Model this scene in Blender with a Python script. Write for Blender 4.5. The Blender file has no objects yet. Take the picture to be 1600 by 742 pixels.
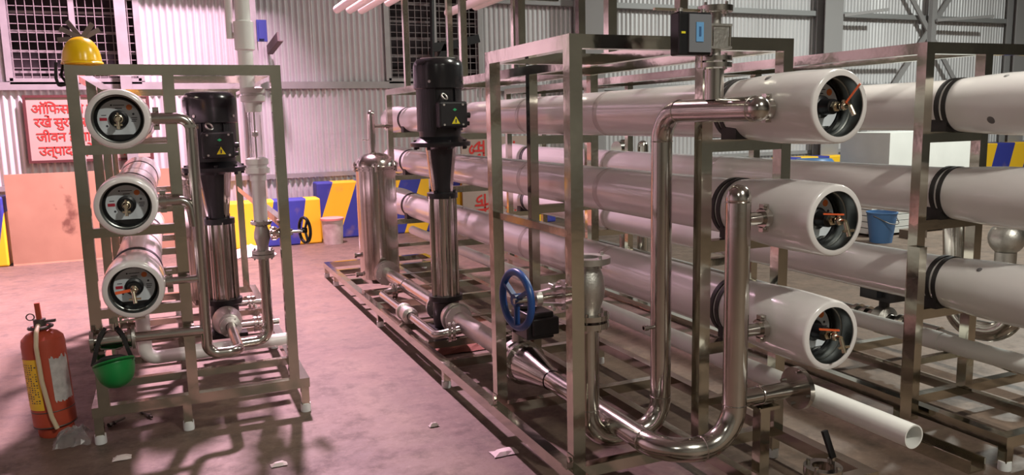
import bpy, math, random
from mathutils import Vector, Matrix
random.seed(7)
scene = bpy.context.scene
COL = scene.collection
PI = math.pi

# ------------------------------------------------------------------ camera
FPX, YAW, PITCH, ROLL, CAMH = 1250.0, 0.403959, 0.146255, -0.021838, 1.5
cy_, sy_ = math.cos(YAW), math.sin(YAW)
_F = Vector((sy_*math.cos(PITCH), cy_*math.cos(PITCH), -math.sin(PITCH)))
_R0 = Vector((cy_, -sy_, 0)); _U0 = _R0.cross(_F)
_R = _R0*math.cos(ROLL) + _U0*math.sin(ROLL)
_U = -_R0*math.sin(ROLL) + _U0*math.cos(ROLL)
cam_d = bpy.data.cameras.new('camera'); cam = bpy.data.objects.new('camera', cam_d); COL.objects.link(cam)
cam_d.sensor_width = 36; cam_d.lens = FPX/1600*36; cam_d.clip_start = .05; cam_d.clip_end = 200
m = Matrix((( _R.x, _U.x, -_F.x, 0), (_R.y, _U.y, -_F.y, 0), (_R.z, _U.z, -_F.z, CAMH), (0, 0, 0, 1)))
cam.matrix_world = m
scene.camera = cam
def ray(x, y): return _F*FPX + _R*(x-800) - _U*(y-371)
def onx(x, y, X): d = ray(x, y); return Vector((0, 0, CAMH)) + d*(X/d.x)
def ony(x, y, Y): d = ray(x, y); return Vector((0, 0, CAMH)) + d*(Y/d.y)
def onz(x, y, z=0): d = ray(x, y); return Vector((0, 0, CAMH)) + d*((z-CAMH)/d.z)
def zat(x, y, Y): return ony(x, y, Y).z

# ------------------------------------------------------------------ light
w = bpy.data.worlds.new('hall_ambient'); scene.world = w; w.use_nodes = True
w.node_tree.nodes['Background'].inputs[0].default_value = (.74, .70, .62, 1)
w.node_tree.nodes['Background'].inputs[1].default_value = .15
def area(name, loc, target, size, power, color, sy=None, spread=180):
    l = bpy.data.lights.new(name, 'AREA'); l.energy = power; l.color = color
    l.shape = 'RECTANGLE'; l.size = size; l.size_y = sy or size; l.spread = math.radians(spread)
    o = bpy.data.objects.new(name, l); COL.objects.link(o)
    o.location = loc; o.rotation_euler = (Vector(target)-Vector(loc)).to_track_quat('-Z', 'Y').to_euler()
    return o
PINK = (1.0, .62, .80)
WHITE = (1.0, .97, .86)
LAMPS = [((1.1, 8.5, 6.0), (-1.7, 7.7, .65), .4, 1040, PINK)]
HIGHBAYS = [(2.6, -2.6), (4.4, 3.4), (10.5, 5.6), (-2.2, -2.8)]
area('flood_lamp_light', *LAMPS[0], spread=112)
for i, (x, y) in enumerate(HIGHBAYS):
    area('high_bay_light', (x, y, 5.33), (x, y, 0), .42, [330, 200, 600, 55][i], WHITE if i != 2 else (.95, 1.0, .93))
scene.view_settings.view_transform = 'Standard'; scene.view_settings.look = 'None'
scene.view_settings.exposure = 0.15; scene.view_settings.gamma = 1.0; scene.view_settings.use_curve_mapping = False

# ------------------------------------------------------------------ materials
MATS = {}
def mat(name, col, rough=.5, metal=0, noise=0, nscale=6, col2=None, bump=0, bscale=40, coat=0, trans=0, emit=0, rvar=0, alpha=1, ior=None):
    if name in MATS: return MATS[name]
    M = bpy.data.materials.new(name); M.use_nodes = True; N = M.node_tree.nodes; L = M.node_tree.links
    b = N['Principled BSDF']; b.inputs['Base Color'].default_value = (*col, 1)
    b.inputs['Roughness'].default_value = rough; b.inputs['Metallic'].default_value = metal
    b.inputs['Coat Weight'].default_value = coat; b.inputs['Coat Roughness'].default_value = .08
    b.inputs['Transmission Weight'].default_value = trans; b.inputs['Alpha'].default_value = alpha
    if ior: b.inputs['IOR'].default_value = ior
    if emit: b.inputs['Emission Color'].default_value = (*col, 1); b.inputs['Emission Strength'].default_value = emit
    if noise or bump or rvar or col2:
        tc = N.new('ShaderNodeTexCoord')
        nz = N.new('ShaderNodeTexNoise'); nz.inputs['Scale'].default_value = nscale; nz.inputs['Detail'].default_value = 6
        L.new(tc.outputs['Object'], nz.inputs['Vector'])
        if noise or col2:
            mx = N.new('ShaderNodeMix'); mx.data_type = 'RGBA'
            rp = N.new('ShaderNodeMapRange'); rp.inputs[1].default_value = .5-.5*(1-min(noise, .9)); rp.inputs[2].default_value = .72
            L.new(nz.outputs['Fac'], rp.inputs[0]); L.new(rp.outputs[0], mx.inputs[0])
            c2 = col2 or tuple(c*(1-noise) for c in col)
            mx.inputs[6].default_value = (*col, 1); mx.inputs[7].default_value = (*c2, 1)
            L.new(mx.outputs[2], b.inputs['Base Color'])
        if rvar:
            r2 = N.new('ShaderNodeMapRange'); r2.inputs[3].default_value = max(rough-rvar, .02); r2.inputs[4].default_value = rough+rvar
            L.new(nz.outputs['Fac'], r2.inputs[0]); L.new(r2.outputs[0], b.inputs['Roughness'])
        if bump:
            n2 = N.new('ShaderNodeTexNoise'); n2.inputs['Scale'].default_value = bscale; n2.inputs['Detail'].default_value = 4
            L.new(tc.outputs['Object'], n2.inputs['Vector'])
            bp = N.new('ShaderNodeBump'); bp.inputs['Strength'].default_value = bump; bp.inputs['Distance'].default_value = .01
            L.new(n2.outputs['Fac'], bp.inputs['Height']); L.new(bp.outputs['Normal'], b.inputs['Normal'])
    MATS[name] = M
    return M
STEEL = mat('polished_stainless', (.66, .63, .58), .17, 1, noise=.25, nscale=5, rvar=.08, bump=.12, bscale=7)
FRAME = mat('stainless_square_tube', (.70, .67, .57), .12, 1, noise=.35, nscale=3, rvar=.06, bump=.30, bscale=4)
DULL = mat('dull_cast_stainless', (.62, .60, .56), .42, 1, noise=.2, nscale=9, bump=.15, bscale=90)
FRP = mat('white_gelcoat', (.80, .77, .76), .2, 0, noise=.10, nscale=3, coat=.4)
FRPB = mat('gelcoat_seam_band', (.56, .52, .50), .25, 0, coat=.3)
PVC = mat('white_pvc', (.80, .80, .77), .32, 0, noise=.12, nscale=4)
PVCP = mat('cream_pvc', (.82, .76, .72), .35)
BLACK = mat('black_paint', (.012, .012, .014), .36, 0, bump=.08, bscale=120)
BLACKS = mat('satin_black_cover', (.016, .016, .018), .22)
RUBBER = mat('black_rubber', (.02, .018, .018), .6)
BORE = mat('dark_steel_bore', (.20, .21, .20), .3, 1)
PLATE = mat('pale_label_plate', (.74, .79, .84), .35)
ORANGE = mat('orange_sticker', (.95, .26, .07), .5)
REDL = mat('red_print', (.50, .02, .05), .5)
DARKP = mat('dark_print', (.05, .05, .07), .5)
BRASS = mat('nickel_brass', (.72, .64, .48), .25, 1)
HANDLE = mat('orange_lever', (.85, .14, .04), .4)
BLUE = mat('blue_enamel', (.016, .07, .26), .35, noise=.3, nscale=20)
WHITER = mat('white_rubber_foot', (.72, .74, .74), .5)
YELLOWH = mat('yellow_helmet', (.95, .58, .01), .25)
GREENH = mat('green_helmet', (.005, .22, .045), .4)
STRAP = mat('black_webbing', (.015, .014, .013), .7)
REDX = mat('extinguisher_red', (.50, .075, .035), .45, noise=.35, nscale=8)
YLAB = mat('yellow_label', (.80, .50, .03), .5)
WLAB = mat('torn_white_label', (.62, .60, .57), .6, noise=.5, nscale=25, col2=(.35, .34, .33))
HOSE = mat('yellowed_hose', (.58, .48, .32), .45)
SHEET = mat('galvanised_sheet', (.66, .65, .66), .45, .25, noise=.16, nscale=2.2, rvar=.08)
GIRT = mat('grey_girt_steel', (.30, .30, .30), .55, .3)
COLM = mat('painted_column_steel', (.26, .25, .25), .6)
TRIM = mat('flashing_steel', (.42, .41, .41), .45, .3, noise=.25, nscale=6)
DARK = mat('dark_void', (.06, .045, .05), .9, noise=.6, nscale=5)
WIRE = mat('rusty_wire_mesh', (.27, .24, .24), .6, .2)
PLY = mat('plywood', (.80, .46, .30), .65, noise=.35, nscale=2.5, col2=(.62, .32, .20))
PLYS = mat('plywood_stain', (.30, .13, .085), .7)
SIGNB = mat('cream_sign', (.45, .35, .30), .5, noise=.1, nscale=5)
SIGNF = mat('dark_red_border', (.10, .03, .03), .5)
SIGNR = mat('red_lettering', (.62, .035, .03), .5)
WHITEB = mat('white_carton', (.66, .66, .63), .6, noise=.15, nscale=3)
BLUEB = mat('blue_plastic', (.055, .14, .30), .4)
CREAMB = mat('stained_bucket', (.66, .58, .52), .55, noise=.6, nscale=9, col2=(.40, .30, .26))
PINKL = mat('pink_lid', (.80, .30, .26), .5)
PAPER = mat('scrap_paper', (.66, .58, .56), .7)
BAG = mat('clear_plastic_film', (.85, .87, .88), .12, 0, trans=.75, alpha=.55, ior=1.3)
GLASS = mat('clear_acrylic', (.92, .93, .93), .05, trans=.85, ior=1.15, alpha=.6)
LAMPB = mat('lamp_housing', (.08, .08, .08), .5)
SCREEN = mat('blue_display', (.16, .40, .72), .4)
GREYB = mat('grey_actuator_face', (.20, .21, .23), .4)
WARN = mat('yellow_warning', (.85, .75, .02), .5)
GREENL = mat('green_dot', (.02, .45, .16), .5)
BOLT = mat('rusty_bolt', (.10, .085, .075), .5, .6)
WALLD = mat('unseen_dark_sheet', (.36, .35, .32), .6, noise=.5, nscale=.8)  # unseen walls, colour kept dark so the steel frames reflect darker
SCUFF = mat('dark_scuff', (.14, .13, .13), .6)
ROOF = mat('roof_sheet', (.42, .42, .41), .6)

def floor_mat():
    M = bpy.data.materials.new('stained_concrete'); M.use_nodes = True; N = M.node_tree.nodes; L = M.node_tree.links
    b = N['Principled BSDF']; tc = N.new('ShaderNodeTexCoord')
    def nz(sc, det, rough=.55):
        n = N.new('ShaderNodeTexNoise'); n.inputs['Scale'].default_value = sc; n.inputs['Detail'].default_value = det
        n.inputs['Roughness'].default_value = rough; L.new(tc.outputs['Object'], n.inputs['Vector']); return n
    def ramp(src, a, c, lo, hi):
        r = N.new('ShaderNodeMapRange'); r.inputs[1].default_value = a; r.inputs[2].default_value = c
        r.inputs[3].default_value = lo; r.inputs[4].default_value = hi; L.new(src, r.inputs[0]); return r.outputs[0]
    def mix(f, A, B):
        x = N.new('ShaderNodeMix'); x.data_type = 'RGBA'; L.new(f, x.inputs[0])
        for i, c in ((6, A), (7, B)):
            if isinstance(c, tuple): x.inputs[i].default_value = (*c, 1)
            else: L.new(c, x.inputs[i])
        return x.outputs[2]
    a = nz(1.6, 12, .68); c = nz(6, 12, .72); d = nz(22, 8, .75); e = nz(2.6, 8, .6)
    col = mix(ramp(a.outputs['Fac'], .35, .68, 0, 1), (.150, .102, .074), (.096, .066, .048))
    col = mix(ramp(c.outputs['Fac'], .48, .68, 0, .8), col, (.055, .040, .030))
    col = mix(ramp(d.outputs['Fac'], .52, .70, 0, .6), col, (.205, .150, .115))
    col = mix(ramp(e.outputs['Fac'], .66, .74, 0, .6), col, (.036, .028, .022))
    L.new(col, b.inputs['Base Color'])
    L.new(ramp(c.outputs['Fac'], .3, .7, .42, .75), b.inputs['Roughness'])
    bp = N.new('ShaderNodeBump'); bp.inputs['Strength'].default_value = .25; bp.inputs['Distance'].default_value = .006
    L.new(d.outputs['Fac'], bp.inputs['Height']); L.new(bp.outputs['Normal'], b.inputs['Normal'])
    return M
FLOOR = floor_mat()
def ply_mat():
    M = mat('stained_plywood', (.50, .29, .185), .65, noise=.3, nscale=2.5, col2=(.38, .205, .13)); N = M.node_tree.nodes; L = M.node_tree.links; b = N['Principled BSDF']
    src = b.inputs['Base Color'].links[0].from_socket; tc = N.new('ShaderNodeTexCoord')
    mp = N.new('ShaderNodeMapping'); mp.inputs['Location'].default_value = (.45*5.5, 0, -.55*2.2); mp.inputs['Scale'].default_value = (5.5, 0, 2.2); mp.vector_type = 'POINT'
    L.new(tc.outputs['Object'], mp.inputs['Vector'])
    sub = N.new('ShaderNodeVectorMath'); sub.operation = 'LENGTH'; L.new(mp.outputs[0], sub.inputs[0])
    nz = N.new('ShaderNodeTexNoise'); nz.inputs['Scale'].default_value = 7; nz.inputs['Detail'].default_value = 8; L.new(tc.outputs['Object'], nz.inputs['Vector'])
    m1 = N.new('ShaderNodeMapRange'); m1.inputs[1].default_value = .0; m1.inputs[2].default_value = 1.3; m1.inputs[3].default_value = .22; m1.inputs[4].default_value = -.25; L.new(sub.outputs['Value'], m1.inputs[0])
    ad = N.new('ShaderNodeMath'); L.new(m1.outputs[0], ad.inputs[0]); L.new(nz.outputs['Fac'], ad.inputs[1])
    m2 = N.new('ShaderNodeMapRange'); m2.inputs[1].default_value = .55; m2.inputs[2].default_value = .70; m2.inputs[4].default_value = .9; L.new(ad.outputs[0], m2.inputs[0])
    mx = N.new('ShaderNodeMix'); mx.data_type = 'RGBA'; L.new(m2.outputs[0], mx.inputs[0]); L.new(src, mx.inputs[6]); mx.inputs[7].default_value = (.17, .07, .045, 1)
    L.new(mx.outputs[2], b.inputs['Base Color']); return M
PLYF = ply_mat()
def stripe_mat(name, period, lean, off, duty):
    M = bpy.data.materials.new(name); M.use_nodes = True; N = M.node_tree.nodes; L = M.node_tree.links
    b = N['Principled BSDF']; tc = N.new('ShaderNodeTexCoord'); sp = N.new('ShaderNodeSeparateXYZ'); L.new(tc.outputs['Object'], sp.inputs[0])
    def mth(op, A, B):
        n = N.new('ShaderNodeMath'); n.operation = op
        for i, v in ((0, A), (1, B)):
            if isinstance(v, (int, float)): n.inputs[i].default_value = v
            else: L.new(v, n.inputs[i])
        return n.outputs[0]
    u = mth('SUBTRACT', sp.outputs[0], mth('MULTIPLY', sp.outputs[2], lean))
    u = mth('FRACT', mth('DIVIDE', mth('ADD', u, off), period), 0)
    u = mth('LESS_THAN', u, duty)
    nz = N.new('ShaderNodeTexNoise'); nz.inputs['Scale'].default_value = 4; nz.inputs['Detail'].default_value = 8
    L.new(tc.outputs['Object'], nz.inputs['Vector'])
    mx = N.new('ShaderNodeMix'); mx.data_type = 'RGBA'; L.new(u, mx.inputs[0])
    mx.inputs[6].default_value = (.90, .53, .02, 1); mx.inputs[7].default_value = (.035, .045, .30, 1)
    m2 = N.new('ShaderNodeMix'); m2.data_type = 'RGBA'
    rp = N.new('ShaderNodeMapRange'); rp.inputs[1].default_value = .6; rp.inputs[2].default_value = .8; rp.inputs[4].default_value = .5
    L.new(nz.outputs['Fac'], rp.inputs[0]); L.new(rp.outputs[0], m2.inputs[0]); L.new(mx.outputs[2], m2.inputs[6]); m2.inputs[7].default_value = (.35, .22, .12, 1)
    L.new(m2.outputs[2], b.inputs['Base Color']); b.inputs['Roughness'].default_value = .55
    return M

# ------------------------------------------------------------------ mesh builder
def frame_of(axis):
    a = Vector(axis).normalized()
    t = Vector((0, 0, 1)) if abs(a.z) < .9 else Vector((1, 0, 0))
    u = t.cross(a).normalized(); v = a.cross(u)
    return a, u, v
ROOTLOC = {}
class MB:
    def __init__(s): s.v = []; s.f = []
    def add(s, vs, fs):
        n = len(s.v); s.v += [Vector(p) for p in vs]; s.f += [[i+n for i in q] for q in fs]; return s
    def box(s, x0, x1, y0, y1, z0, z1):
        vs = [(x, y, z) for x in (x0, x1) for y in (y0, y1) for z in (z0, z1)]
        return s.add(vs, [(0, 1, 3, 2), (4, 6, 7, 5), (0, 4, 5, 1), (2, 3, 7, 6), (0, 2, 6, 4), (1, 5, 7, 3)])
    def bar(s, p0, p1, wu, wv=None, up=None):
        p0 = Vector(p0); p1 = Vector(p1); wv = wv or wu
        a = (p1-p0).normalized(); u0 = Vector(up) if up else (Vector((0, 0, 1)) if abs(a.z) < .9 else Vector((0, 1, 0)))
        u = u0.cross(a).normalized(); v = a.cross(u)
        vs = [p + u*(i*wu/2) + v*(j*wv/2) for p in (p0, p1) for i, j in ((-1, -1), (1, -1), (1, 1), (-1, 1))]
        return s.add(vs, [(3, 2, 1, 0), (4, 5, 6, 7), (0, 1, 5, 4), (1, 2, 6, 5), (2, 3, 7, 6), (3, 0, 4, 7)])
    def lathe(s, prof, o, axis, seg=32, a0=0, a1=2*PI, loop=False):
        o = Vector(o); a, u, v = frame_of(axis); full = abs(a1-a0-2*PI) < 1e-6
        n = seg if full else seg+1; vs = []; rows = []
        for r, h in prof:
            if r < 1e-6: rows.append([len(vs)]); vs.append(o+a*h)
            else:
                rows.append(list(range(len(vs), len(vs)+n)))
                for k in range(n):
                    t = a0+(a1-a0)*k/seg; vs.append(o+a*h+u*(r*math.cos(t))+v*(r*math.sin(t)))
        fs = []; R = rows+[rows[0]] if loop else rows
        for A, B in zip(R, R[1:]):
            for k in range(seg):
                k2 = (k+1) % n if full else k+1
                if len(A) == 1 and len(B) == 1: continue
                if len(A) == 1: fs.append((A[0], B[k], B[k2]))
                elif len(B) == 1: fs.append((A[k2], A[k], B[0]))
                else: fs.append((A[k], B[k], B[k2], A[k2]))
        return s.add(vs, fs)
    def cyl(s, p0, p1, r, r1=None, seg=20):
        p0 = Vector(p0); p1 = Vector(p1); L = (p1-p0).length; r1 = r if r1 is None else r1
        return s.lathe([(0, 0), (r, 0), (r1, L), (0, L)], p0, p1-p0, seg)
    def ring(s, c, axis, ro, ri, h, seg=32):
        return s.lathe([(ro, -h/2), (ro, h/2), (ri, h/2), (ri, -h/2)], c, axis, seg, loop=True)
    def torus(s, c, axis, R, r, seg=32, rs=10):
        return s.lathe([(R+r*math.cos(2*PI*k/rs), r*math.sin(2*PI*k/rs)) for k in range(rs)], c, axis, seg, loop=True)
    def ball(s, c, r, axis=(0, 0, 1), seg=20, n=10, t0=0, t1=1, sq=1):
        return s.lathe([(r*math.sin(PI*(t0+(t1-t0)*k/n)), -r*sq*math.cos(PI*(t0+(t1-t0)*k/n))) for k in range(n+1)], c, axis, seg)
    def tube(s, pts, r, seg=24, bend=.1, n=10, caps=True):
        P = [Vector(p) for p in pts]; path = [P[0]]
        for i in range(1, len(P)-1):
            A, B, C = P[i-1], P[i], P[i+1]; d1 = (A-B).normalized(); d2 = (C-B).normalized()
            ang = d1.angle(d2)
            if ang > PI-.02: path.append(B); continue
            t = bend/math.tan(ang/2); t = min(t, (A-B).length*.98 if i == 1 else (A-B).length*.5, (C-B).length*.98 if i == len(P)-2 else (C-B).length*.5)
            R = t*math.tan(ang/2); bis = (d1+d2).normalized(); ctr = B+bis*(R/math.sin(ang/2))
            s0 = B+d1*t-ctr; s1 = B+d2*t-ctr; om = s0.angle(s1)
            for k in range(n+1):
                q = k/n; path.append(ctr+(s0*math.sin((1-q)*om)+s1*math.sin(q*om))/math.sin(om))
        path.append(P[-1])
        a, u, v = frame_of(path[1]-path[0]); vs = []; m_ = len(path)
        for i, p in enumerate(path):
            t = (path[min(i+1, m_-1)]-path[max(i-1, 0)]).normalized()
            u = (u-t*u.dot(t)).normalized(); v = t.cross(u)
            vs += [p+u*(r*math.cos(2*PI*k/seg))+v*(r*math.sin(2*PI*k/seg)) for k in range(seg)]
        fs = [(i*seg+k, i*seg+(k+1) % seg, (i+1)*seg+(k+1) % seg, (i+1)*seg+k) for i in range(m_-1) for k in range(seg)]
        if caps: fs += [list(range(seg))[::-1], [(m_-1)*seg+k for k in range(seg)]]
        return s.add(vs, fs)
    def bolts(s, c, axis, R, n, r, h, ph=0):
        a, u, v = frame_of(axis)
        for k in range(n):
            t = ph+2*PI*k/n; p = Vector(c)+u*(R*math.cos(t))+v*(R*math.sin(t)); s.cyl(p-a*h/2, p+a*h/2, r, seg=6)
        return s
    def flange(s, c, axis, ro, h, nb=8, ri=0):
        if ri: s.ring(c, axis, ro, ri, h, 32)
        else: s.lathe([(0, -h/2), (ro, -h/2), (ro, h/2), (0, h/2)], c, axis, 32)
        return s.bolts(c, axis, ro*.82, nb, ro*.085, h*2.1, .2)
    def build(s, name, m, parent=None, loc=None, sharp=32, smooth=True):
        me = bpy.data.meshes.new(name)
        base = ROOTLOC[parent.name] if parent else Vector(loc if loc is not None else (0, 0, 0))
        me.from_pydata([p-base for p in s.v], [], s.f)
        me.materials.append(m)
        o = bpy.data.objects.new(name, me); COL.objects.link(o)
        ROOTLOC[o.name] = base
        if parent: o.parent = parent
        else: o.location = base
        if smooth and len(s.f) > 6:
            me.polygons.foreach_set('use_smooth', [True]*len(me.polygons)); me.set_sharp_from_angle(angle=math.radians(sharp))
        me.update()
        return o
def tag(o, label=None, cat=None, group=None, kind=None):
    if label: o['label'] = label
    if cat: o['category'] = cat
    if group: o['group'] = group
    if kind: o['kind'] = kind
    return o
def thing(name, label, cat, loc=(0, 0, 0), group=None):
    o = bpy.data.objects.new(name, None); COL.objects.link(o); o.location = loc; o.empty_display_size = .1
    ROOTLOC[o.name] = Vector(loc); return tag(o, label, cat, group)
def struct(name, mb, m, **k): return tag(mb.build(name, m, **k), kind='structure')
def dup(o, parent=None, loc=None):
    c = o.copy(); COL.objects.link(c); c.parent = parent
    if loc is not None: c.location = loc
    ROOTLOC[c.name] = Vector(loc) if loc is not None else (ROOTLOC[parent.name] if parent else ROOTLOC[o.name])
    for ch in o.children: dup(ch, c)
    return c
def prism(poly, o, ax, ay, depth):
    """flat polygon (list of 2-D points) in axes ax, ay from o, thickness along ax x ay"""
    o = Vector(o); ax = Vector(ax); ay = Vector(ay); nrm = ax.cross(ay).normalized(); n = len(poly)
    vs = [o+ax*a+ay*b for a, b in poly]+[o+ax*a+ay*b+nrm*depth for a, b in poly]
    fs = [list(range(n))[::-1], list(range(n, 2*n))]+[(i, (i+1) % n, n+(i+1) % n, n+i) for i in range(n)]
    return MB().add(vs, fs)
def text_mesh(name, body, size, loc, rot, m, parent, offset=0.0, extrude=.001, spacing=1.0):
    c = bpy.data.curves.new('lettering', 'FONT'); c.body = body; c.size = size; c.offset = offset; c.extrude = extrude; c.resolution_u = 2; c.space_character = spacing
    t = bpy.data.objects.new('lettering_source', c); COL.objects.link(t)
    bpy.context.view_layer.update()
    me = bpy.data.meshes.new_from_object(t.evaluated_get(bpy.context.evaluated_depsgraph_get()))
    bpy.data.objects.remove(t); me.materials.clear(); me.materials.append(m)
    o = bpy.data.objects.new(name, me); COL.objects.link(o); o.parent = parent
    o.location = Vector(loc)-ROOTLOC[parent.name]; o.rotation_euler = rot
    return o

# ------------------------------------------------------------------ the hall
WY = 10.9
fl = MB(); nx, ny = 1, 1
fl.box(-6, 21, -7, 11.6, -.2, 0); struct('floor', fl, FLOOR, smooth=False)
struct('ceiling', MB().box(-6, 21, -7, 11.6, 6.5, 6.6), ROOF, smooth=False)
struct('wall_left', MB().box(-6.1, -6, -7, 11.6, 0, 6.5), WALLD, smooth=False)
struct('wall_right', MB().box(21, 21.1, -7, 11.6, 0, 6.5), WALLD, smooth=False)
struct('wall_front', MB().box(-6, 21, -7.1, -7, 0, 6.5), WALLD, smooth=False)
wb = struct('wall_back', MB().box(-6, 21, WY+.45, WY+.5, 0, 6.5), DARK, smooth=False)
SHC = {}
def sheet(x0, x1, z0, z1, yo=0.0):
    rib = x0 > 4.1; wdt = round(x1-x0, 3); key = (wdt, round(z1-z0, 3), rib)
    if key not in SHC:
        pitch, amp, sg = .0765, .015, 8; n = max(2, int(wdt/pitch*sg)); b = MB(); vs = []; fs = []
        for k in range(n+1):
            x = wdt*k/n; y = amp*math.cos(2*PI*x/pitch) if not rib else .042*max(0, math.cos(2*PI*x/pitch)-.35); vs += [(x, y, 0), (x, y, z1-z0)]
        for k in range(n): fs.append((2*k, 2*k+2, 2*k+3, 2*k+1))
        o = b.add(vs, fs).build('corrugated_sheet', SHEET, wb, sharp=80); SHC[key] = o
    else:
        o = SHC[key].copy(); COL.objects.link(o)
    o.parent = wb; o.location = (x0, WY+yo, z0)
def sheets(x0, x1, z0, z1, wd=.995):
    n = max(1, round((x1-x0)/wd)); s = (x1-x0)/n
    for k in range(n): sheet(x0+k*s, x0+(k+1)*s+.03, z0, z1, .004*(k % 2))
sheets(-6, 20.9, .0, 2.03)
W1 = (-1.58, -.20); W2 = (2.87, 4.22); WZ = (2.06, 3.5)
for a, b in ((-6, W1[0]), (W1[1], W2[0]), (W2[1], 20.9)): sheets(a, b, 2.0, 6.5)
for W in (W1, W2): sheets(W[0], W[1], WZ[1], 6.5)
# flashing, girts
struct('trim_1', MB().box(-6, 4.3, WY-.05, WY-.015, 1.96, 2.05), TRIM, smooth=False)
struct('trim_2', MB().box(-6, 20.9, WY-.04, WY-.015, .80, .86), TRIM, smooth=False)
i_ = 3
for z in (.72, 1.95, 3.17, 4.5):
    x0 = 4.3 if z < 4 else -6
    g = MB().box(x0, 20.9, WY-.13, WY-.02, z-.04, z+.04)
    struct('trim_%d' % i_, g, GIRT, smooth=False); i_ += 1
struct('trim_%d' % i_, MB().box(-6, 4.3, WY-.36, WY-.02, 3.40, 3.5), COLM, smooth=False); i_ += 1
# windows: opening with frame, mullion, wire mesh and old slats behind it
for wi, W in enumerate((W1, W2)):
    x0, x1 = W; z0, z1 = WZ; r = MB(); t = .035
    for q in ((x0-t, x0+t, z0, z1), (x1-t, x1+t, z0, z1), (x0, x1, z0-t, z0+t), (x0, x1, z1-t, z1+t)): r.box(q[0], q[1], WY-.05, WY+.03, q[2], q[3])
    wo = struct('window_%d' % (wi+1), r, TRIM, smooth=False)
    MB().box((x0+x1)/2-.03, (x0+x1)/2+.03, WY-.04, WY+.02, z0, z1).build('mullion', TRIM, wo, smooth=False)
    ms = MB(); x = x0+.05
    while x < x1-.02: ms.box(x-.004, x+.004, WY-.03, WY-.022, z0, z1); x += .088
    z = z0+.05
    while z < z1: ms.box(x0, x1, WY-.022, WY-.014, z-.004, z+.004); z += .1
    ms.build('wire_mesh', WIRE, wo, smooth=False)
    for k in range(6):
        z = z0+.12+.23*k; MB().bar((x0, WY+.12, z+random.uniform(-.015, .015)), (x1, WY+.12, z+random.uniform(-.015, .015)), .02, .028).build('slat', WIRE, wo, smooth=False)
# columns of the building
for k, X in enumerate((1.06, 5.86, 10.5, 15.25)):
    c = MB(); hw = .09 if k == 0 else .2
    c.box(X-hw, X+hw, WY-.34, WY-.32, 0, 6.5); c.box(X-hw, X+hw, WY-.16, WY-.14, 0, 6.5); c.box(X-.012, X+.012, WY-.32, WY-.16, 0, 6.5)
    struct('trim_%d' % i_, c, COLM if k else TRIM, smooth=False); i_ += 1
struct('trim_%d' % i_, MB().box(-.43, -.31, WY-.2, WY-.08, 0, 6.5), TRIM, smooth=False); i_ += 1
# wind bracing of the back wall
for a, b in (((11.2, .9), (14.3, 4.6)), ((14.6, .9), (11.5, 4.6))):
    c = MB().bar((a[0], WY-.2, a[1]), (b[0], WY-.2, b[1]), .03, .09); struct('trim_%d' % i_, c, COLM, smooth=False); i_ += 1
c = MB().box(12.85, 12.97, WY-.3, WY-.22, 0, 6.5); struct('trim_%d' % i_, c, COLM, smooth=False); i_ += 1
for xa, za, xb, zb in ((10.7, 3.12, 11.5, 3.22), (12.9, 3.1, 14.1, 3.18), (10.7, 2.42, 12.2, 2.55)):
    tag(MB().bar((xa, WY-.35, za), (xb, WY-.55, zb), .05, .05).build('steel_angle', COLM, loc=(xa, WY-.35, za), smooth=False),
        {(10.7, 3.12): 'upper dark steel angle arm fixed to the thick grey column', (12.9, 3.1): 'dark steel angle arm at the crossing of the wall braces', (10.7, 2.42): 'lower dark steel angle arm fixed to the thick grey column'}[(xa, za)], 'bracket')

# lamps of the hall
fx = thing('flood_lamp', 'dark tilted floodlight box hung from the roof near the back wall', 'lamp', (1.1, 8.5, 6.0))
d = (Vector(LAMPS[0][1])-Vector(LAMPS[0][0])).normalized(); o = Vector(LAMPS[0][0])
MB().bar(o-d*.03, o-d*.16, .52, .52).build('housing', LAMPB, fx, smooth=False)
MB().bar(o-d*.12, (1.25, 8.5, 6.5), .05).build('bracket', LAMPB, fx, smooth=False)
for i, (x, y) in enumerate(HIGHBAYS):
    hb = thing('high_bay_lamp', 'bell shaped high bay lamp hanging from the roof', 'lamp', (x, y, 5.4), 'high bay lamps under the roof')
    MB().lathe([(.34, 5.36), (.30, 5.42), (.14, 5.66), (.10, 5.9), (0, 5.9)], (x, y, 0), (0, 0, 1), 28).build('shade', LAMPB, hb)
    MB().cyl((x, y, 5.9), (x, y, 6.5), .012).build('rod', LAMPB, hb)

# ------------------------------------------------------------------ frames of square tube
def foot(parent, x, y, ztop, pad=.045):
    MB().box(x-.02, x+.02, y-.02, y+.02, pad-.004, ztop).build('leg', FRAME, parent, smooth=False)
    MB().lathe([(0, 0), (.026, 0), (.027, .01), (.026, pad), (0, pad)], (x, y, 0), (0, 0, 1), 16).build('rubber_foot', WHITER, parent)
def rail(parent, p0, p1, w=.05, name='rail'): return MB().bar(p0, p1, w).build(name, FRAME, parent, smooth=False)

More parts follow.
